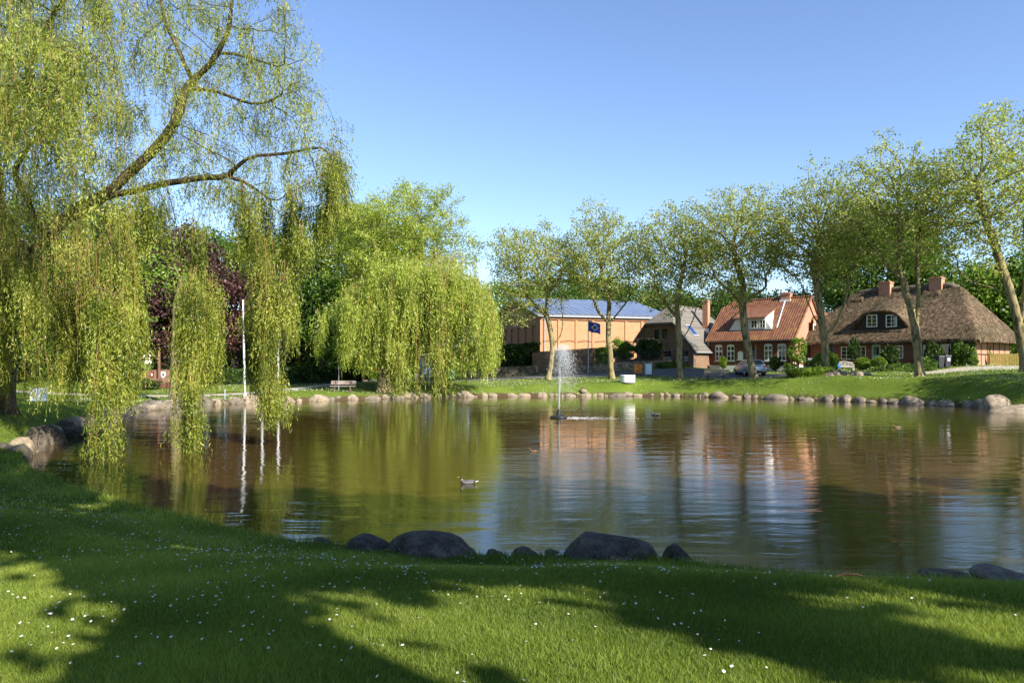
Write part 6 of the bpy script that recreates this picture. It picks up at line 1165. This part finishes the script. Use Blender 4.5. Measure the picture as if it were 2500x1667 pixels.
bush('shrub', 'small shrub below the two left windows of the red house', W3(1765, 884, 71.2), (.4, .3, .6), M['lime_leaf'], 900, (.14, .1), 'shrub', 8); bush('shrub', 'rose shrub below the right windows of the red house', W3(1892, 886, 67.2), (.55, .4, .65), M['green_leaf'], 1300, (.15, .11), 'shrub', 9); bush('shrub', 'small shrub by the downpipe of the red house', W3(1928, 893, 65.8), (.6, .4, .3), M['green_leaf'], 700, (.14, .1), 'shrub', 10)
bush('climbing_plant', 'climber on the sunlit end wall of the thatched house', W3(2409, 862, 60.5), (.35, .3, .75), M['lime_leaf'], 700, (.15, .12), 'climber', 11); bush('wall_ivy', 'dark ivy on the thatched house wall around the small window', W3(2172, 868, 60.2), (.75, .35, .85), M['dark_leaf'], 5200, (.13, .11), 'ivy', 12, stems=False); bush('wall_ivy', 'dark climber between the two left windows of the thatched house', W3(2084, 852, 62.6), (.5, .3, .9), M['dark_leaf'], 2600, (.13, .11), 'ivy', 13, stems=False); bush('wall_ivy', 'dark ivy right of the tree trunk on the thatched house wall', W3(2280, 862, 57.9), (.8, .3, 1.0), M['dark_leaf'], 4200, (.13, .11), 'ivy', 14, stems=False)
bush('flower_bed', 'low leafy border along the foot of the thatched house', W3(2210, 900, 57.8), (3.0, .5, .38), M['green_leaf'], 5200, (.12, .09), 'flower bed', 15, stems=False); bush('flower_bed', 'low border plants inside the railings of the grey house', W3(1640, 893, 69.8), (1.5, .5, .5), M['green_leaf'], 2600, (.14, .09), 'flower bed', 16, stems=False)
bush('shrub', 'shrub with yellow flowers behind the pickets at the end of the bench lawn', W3(895, 905, 74), (1.7, 1, 1.0), M['lime_leaf'], 3000, (.2, .14), 'shrub', 17); bush('shrub', 'leafy green shrub left of the bench behind the hedge', W3(745, 905, 69), (1.6, 1, 1.1), M['lime_leaf'], 3000, (.2, .14), 'shrub', 18)
def small_tree(px, D, cy, rad, mat, lab, seed, n=5000, leaf=(.16, .13), lump=.08, shell=.45, rb=.12): b = on(px, D); c = W(px, cy, D); tree('small_tree', lab, [[tuple(b), (b.x, b.y, c.z-rad[2]*.4)]], [(c, rad)], [M['dark_bark'], M[mat]], n, leaf, rb, 130, .4, 5, .6, None, .22, seed, lump=lump, shell=shell, tip=.012, tvar=2)
small_tree(1583, 72.2, 852, (1.45, 1.3, 1.15), 'dark_leaf', 'clipped dark round-headed tree before the grey roofed house', 201, 9000); small_tree(1516, 78, 862, (1.6, 1.4, 1.5), 'lime_leaf', 'small bright green tree right of the second plane tree', 202, 7000)
# lily clump: arching strap leaves
def lilies():
    rng = np.random.default_rng(5); b = on(1972, 56.2); n = 2400; a = rng.uniform(0, 6.28, n); rr = np.sqrt(rng.random(n)); X = b.x+rr*np.cos(a)*1.6; Y = b.y+rr*np.sin(a)*.9; Z = HT(X, Y); L = rng.uniform(.6, 1.15, n); d = unit(np.stack([rng.normal(0, 1, n)+(X-b.x)*.5, rng.normal(-.3, 1, n)+(Y-b.y)*.6, 0*X], -1)); s = np.stack([-d[:, 1], d[:, 0], 0*X], -1); w = rng.uniform(.018, .032, n)[:, None]; R = []
    for f, hz, ho in ((0, 0, 0), (.35, .42, .12), (.7, .66, .34), (.9, .6, .55), (1, .42, .68)): p = np.stack([X, Y, Z], -1)+d*(L*ho)[:, None]; p[:, 2] += L*hz; q = w*(1.0 if f < .8 else .5 if f < 1 else .05); R += [p-s*q, p+s*q]
    V = np.stack(R, 1).reshape(-1, 3)-np.array(b); i = np.arange(n)*10; Q = np.concatenate([np.stack([i+2*k, i+2*k+1, i+2*k+3, i+2*k+2], -1) for k in range(4)]); t = thing('lily_clump', 'clump of arching strap-leaved day lilies on the lawn by the street', 'plant', b); link('foliage', npmesh('foliage', V, [Q], M['lime_leaf'], var=np.repeat(np.clip(rng.normal(.6, .3, n), 0, 1), 10)), t)
lilies()
def reeds():
    rng = np.random.default_rng(6); n = 900; cx = rng.choice([.15, .45, 1.0, 1.5, 2.9, 4.2], n); X = cx+rng.normal(0, .3, n); Y = 10.15+rng.normal(0, .18, n)-.06*X; L = rng.uniform(.12, .42, n); Z = HT(X, Y); ok = Z > -.2; X, Y, Z, L = X[ok], Y[ok], Z[ok], L[ok]; n = len(X)
    d = rng.normal(0, .12, (n, 3)); d[:, 2] = 1; p = np.stack([X, Y, np.maximum(Z, 0)-.02], -1); s = np.array([1, 0, 0])*.003; V = np.stack([p-s, p+s, p+d*L[:, None]], 1).reshape(-1, 3)
    tag(link('shore_grass', npmesh('shore_grass', V, [np.arange(3*n).reshape(-1, 3)], M['grass'], var=np.repeat(rng.uniform(.3, .9, n), 3))), 'thin grass stalks standing at the near waterline', 'grass', kind='stuff')
reeds()
# blue wrapped bundle, wheelie bins, logs
g = on(2037, 58.5); m = MB(); m.ball((0, 0, .62), .44, 14, 10, (1.05, .8, .95)); m.v = [(x+.04*math.sin(9*z+7*x), y, z+.05*math.sin(8*x)) for x, y, z in m.v]; t = thing('blue_bundle', 'bright blue wrapped bundle beside the plane tree trunk', 'tarpaulin', g); m.build('cover', plain('blue_tarp', (.03, .17, .52), .35, .25, 5, bump=.04), t, smooth=True); m = MB(); m.tube([(0, 0, -.05), (0, 0, .3)], .1, 8); m.build('base', M['dark_wood'], t)
for px, lab in ((2293, 'left one of the two dark wheelie bins before the thatched house'), (2309, 'right one of the two dark wheelie bins, with a pale label')):
    g = on(px, 56.6); t = thing('wheelie_bin', lab, 'wheelie bin', g, .1, 'dark wheelie bins'); bm_ = plain('bin_dark', (.02, .022, .03), .5); m = MB(); m.hexa([(-.2, -.25, .06), (.2, -.25, .06), (.2, .2, .06), (-.2, .2, .06), (-.27, -.33, .95), (.27, -.33, .95), (.27, .28, .95), (-.27, .28, .95)]); m.build('body', bm_, t, bevel=.02); m = MB(); m.box(-.29, .29, -.36, .32, .955, 1.02, .02); m.build('lid', bm_, t, bevel=.02)
    for s in (-.22, .22): m = MB(); m.tube([(s-.03, .24, .1), (s+.03, .24, .1)], .1, 12); m.build('wheel', M['slate_trim'], t)
    if px > 2300: m = MB(); m.box(-.1, .12, -.345, -.315, .55, .8); m.build('sticker', M['white_paint'], t)
def woodpile():
    g = on(1525, 77.5); t = thing('woodpile', 'pile of pale split logs behind the railings', 'woodpile', g); rnd = random.Random(4)
    for r in range(5):
        for i in range(7-r//2):
            m = MB(); x = -1.2+i*.36+rnd.uniform(-.05, .05)+r*.09; m.tube([(x, -.25, .15+r*.27), (x, .25, .15+r*.27)], .15, 7); m.build('log', M['log'], t)
M['log'] = plain('cut_wood', (.55, .42, .36), .9, .3, 5); woodpile()
g = Vector((2075-CX, 0, 0))/F*6.25; x = g.x; y = 6.25; m = MB(); m.tube([(-.13, 0, .02), (-.04, .01, .045), (.06, 0, .04), (.15, -.02, .015)], [.006, .013, .011, .004], 7); tag(m.build('fallen_twig', plain('bare_wood', (.42, .20, .09), .8), loc=(x, y, gz(x, y)+.03)), 'short orange-brown twig lying in the near grass', 'twig')
def petals():
    rng = np.random.default_rng(12); n = 2600; X = rng.normal(-4.5, 5.5, n); Y = rng.uniform(12, 33, n); k = (sdist(X, Y) < -.4); X, Y = X[k], Y[k]; n = len(X); s = rng.uniform(.006, .014, n)[:, None]; a = rng.uniform(0, 6.28, n); u = np.stack([np.cos(a), np.sin(a)], -1); v = np.stack([-u[:, 1], u[:, 0]], -1); p = np.stack([X, Y], -1)
    Q = np.stack([p-u*s, p-v*s*.6, p+u*s, p+v*s*.6], 1); V = np.concatenate([Q, np.full((n, 4, 1), .006)], -1).reshape(-1, 3); tag(link('floating_leaves', npmesh('floating_leaves', V, [np.arange(4*n).reshape(-1, 4)], plain('fallen_leaf', (.55, .45, .2), .7, .2))), 'tiny pale leaves and petals floating on the pond', 'leaves', kind='stuff')
petals()
# ------------------------------------------------------------------ grass and daisies
def scatter(n, x0, x1, y0, y1, rng, wedge=True):
    X = rng.uniform(x0, x1, n); Y = rng.uniform(y0, y1, n); return X, Y
def grass():
    rng = np.random.default_rng(3); Vs = []; Qs = []; Ts = []; vs = []; off = 0
    zones = [(3.0, 5.0, 17000, .0042, .052), (5.0, 7.5, 10000, .0055, .055), (7.5, 11.5, 4500, .009, .06), (11.5, 21, 1100, .018, .08)]
    for y0, y1, dens, wd, ht in zones:
        xr = (-.80*y1-.6, .80*y1+.6); n = int((xr[1]-xr[0])*(y1-y0)*dens); X = rng.uniform(*xr, n); Y = rng.uniform(y0, y1, n)
        k = np.abs(X) < .8*Y+.6; X, Y = X[k], Y[k]; sd = sdist(X, Y); k = sd > .05; X, Y, sd = X[k], Y[k], sd[k]; Z = HT(X, Y, sd)
        n = len(X); pt = np.sin(X*1.9+1.3*np.sin(Y*1.3))*np.sin(Y*2.3+np.sin(X*1.1)); h = ht*rng.uniform(.5, 1.25, n)*(1+.3*pt)*(1+1.3*np.exp(-sd/.5)*(rng.random(n) < .35)); w = wd*rng.uniform(.7, 1.3, n)
        a = rng.uniform(0, 6.283, n); s = np.stack([np.cos(a), np.sin(a), 0*a], -1); b = rng.uniform(0, 6.283, n); ln = rng.uniform(.1, .9, n)*h; l = np.stack([np.cos(b)*ln, np.sin(b)*ln, 0*b], -1)
        Bp = np.stack([X, Y, Z-.01], -1); up = np.array([0, 0, 1.0]); v0 = Bp-s*w[:, None]/2; v1 = Bp+s*w[:, None]/2; m = Bp+l*.35+up*(h*.6)[:, None]; v2 = m+s*w[:, None]*.35; v3 = m-s*w[:, None]*.35; v4 = Bp+l+up*h[:, None]
        V = np.stack([v0, v1, v2, v3, v4], 1).reshape(-1, 3); i = np.arange(n)*5+off; Qs.append(np.stack([i, i+1, i+2, i+3], -1)); Ts.append(np.stack([i+3, i+2, i+4], -1)); Vs.append(V); off += 5*n
        vs.append(np.repeat(np.clip(.45+.22*pt+.22*np.sin(X*.55+1.7*np.sin(Y*.4))*np.sin(Y*.8+X*.3)+rng.normal(0, .22, n), 0, 1), 5))
    # far lawns: coarser tufts
    for x0, x1, y0, y1, n, wd, ht in [(-32, 42, 40, 68, 60000, .05, .07), (-26, -8, 15, 42, 26000, .035, .08), (26, 44, 34, 56, 14000, .045, .07)]:
        X = rng.uniform(x0, x1, n); Y = rng.uniform(y0, y1, n); sd = sdist(X, Y); k = (sd > .25) & (np.abs(X) < .85*Y); 
        for st in STRIPS: k &= ~st(X, Y)
        X, Y, sd = X[k], Y[k], sd[k]; Z = HT(X, Y, sd); n = len(X)
        h = ht*rng.uniform(.5, 1.3, n); w = wd*rng.uniform(.6, 1.3, n); a = rng.uniform(0, 6.283, n); s = np.stack([np.cos(a), np.sin(a), 0*a], -1); l = rng.normal(0, .5, (n, 3))*h[:, None]; l[:, 2] = h
        Bp = np.stack([X, Y, Z-.01], -1); V = np.stack([Bp-s*w[:, None]/2, Bp+s*w[:, None]/2, Bp+l], 1).reshape(-1, 3); i = np.arange(n)*3+off; Ts.append(np.stack([i, i+1, i+2], -1)); Vs.append(V); off += 3*n; vs.append(np.repeat(np.clip(rng.normal(.45, .22, n), 0, 1), 3))
    o = link('grass', npmesh('grass', np.concatenate(Vs), [np.concatenate(Qs), np.concatenate(Ts)], M['grass'], var=np.concatenate(vs))); tag(o, 'short green lawn grass round the pond', 'grass', kind='stuff'); print('grass', off)
def near_line(XY, pts, w):
    d = np.full(len(XY[0]), 1e9)
    for a, b in zip(pts[:-1], pts[1:]):
        a = np.array(a); e = np.array(b)-a; tt = np.clip(((XY[0]-a[0])*e[0]+(XY[1]-a[1])*e[1])/(e@e), 0, 1); d = np.minimum(d, np.hypot(XY[0]-a[0]-tt*e[0], XY[1]-a[1]-tt*e[1]))
    return d < w
STRIPS = [lambda X, Y: near_line((X, Y), [tuple(on(p, d)[:2]) for p, d in [(900, 80), (1040, 76), (1200, 71), (1400, 69.5), (1600, 67.5), (1760, 65), (1900, 61.8)]], 2.4),
          lambda X, Y: near_line((X, Y), [tuple(on(p, d)[:2]) for p, d in [(-200, 52), (200, 53), (400, 54.5), (600, 56), (740, 60), (850, 66)]], 1.1)]
grass()
def daisies():
    rng = np.random.default_rng(8); rim = 8
    def put(X, Y, r, hgt, petals=True):
        Z = HT(X, Y)+hgt*rng.uniform(.7, 1.2, len(X)); n = len(X); th = np.arange(rim)*6.283/rim; tl = unit(np.stack([rng.normal(0, .3, n), rng.normal(-.25, .3, n), np.ones(n)], -1)); u = unit(np.cross(tl, np.array([1.0, 0.02, 0]))); v = np.cross(tl, u)
        c = np.stack([X, Y, Z], -1); R = (r*rng.uniform(.65, 1.2, n))[:, None, None]; ring = c[:, None]+R*(u[:, None]*np.cos(th)[None, :, None]+v[:, None]*np.sin(th)[None, :, None])+tl[:, None]*R*.15
        V = np.concatenate([c[:, None], ring], 1).reshape(-1, 3); b = np.arange(n)[:, None]*(rim+1); j = np.arange(rim)[None]; T = np.stack([b+0*j, b+1+j, b+1+(j+1) % rim], -1).reshape(-1, 3)
        cc = c+tl*R[:, 0]*.28; k = 6; th = np.arange(k)*6.283/k; VY = (cc[:, None]+R*.36*(u[:, None]*np.cos(th)[None, :, None]+v[:, None]*np.sin(th)[None, :, None])).reshape(-1, 3); Y6 = np.arange(n*k).reshape(-1, k)
        return V, T, VY, Y6
    XS, YS = [], []; out = []
    def field(n, f, x0, x1, y0, y1):
        X = rng.uniform(x0, x1, n); Y = rng.uniform(y0, y1, n); sd = sdist(X, Y); k = (sd > .12) & (np.abs(X) < .8*Y+.6) & (rng.random(n) < f(X, Y))
        for st in STRIPS: k &= ~st(X, Y)
        return X[k], Y[k]
    cl = lambda X, Y: .25+.75*(np.sin(X*1.5+np.sin(Y*1.1)*1.5)*np.sin(Y*1.7+np.sin(X*.8)) > -.1)
    nearf = lambda X, Y: cl(X, Y)*np.clip(np.where(X < 1.5, (Y-3.4)/2.2, (Y-6.0)/1.5)+.12, .1, 1)*np.where(X > 2, .6, 1)
    a = put(*field(15000, nearf, -17, 12, 3.2, 20), .0088, .054)
    b = put(*field(26000, lambda X, Y: .7*cl(X*.3, Y*.5), -30, 40, 42, 68), .024, .085)
    VV = []; TT = []; VY = []; YY6 = []; o1 = o2 = 0
    for V, T, vy, y6 in (a, b):
        VV.append(V); TT.append(T+o1); o1 += len(V); VY.append(vy); YY6.append(y6+o2); o2 += len(vy)
    V = np.concatenate(VV+VY); T = np.concatenate(TT); Y6 = np.concatenate(YY6)+o1
    me = npmesh('daisies', V, [T, Y6], [plain('petal', (.80, .80, .78), .6, .04), plain('daisy_eye', (.75, .5, .03), .7, .1)], matidx=np.concatenate([np.zeros(len(T)), np.ones(len(Y6))]))
    tag(link('daisies', me), 'small white daisies scattered through the lawn', 'daisies', kind='stuff')
daisies()
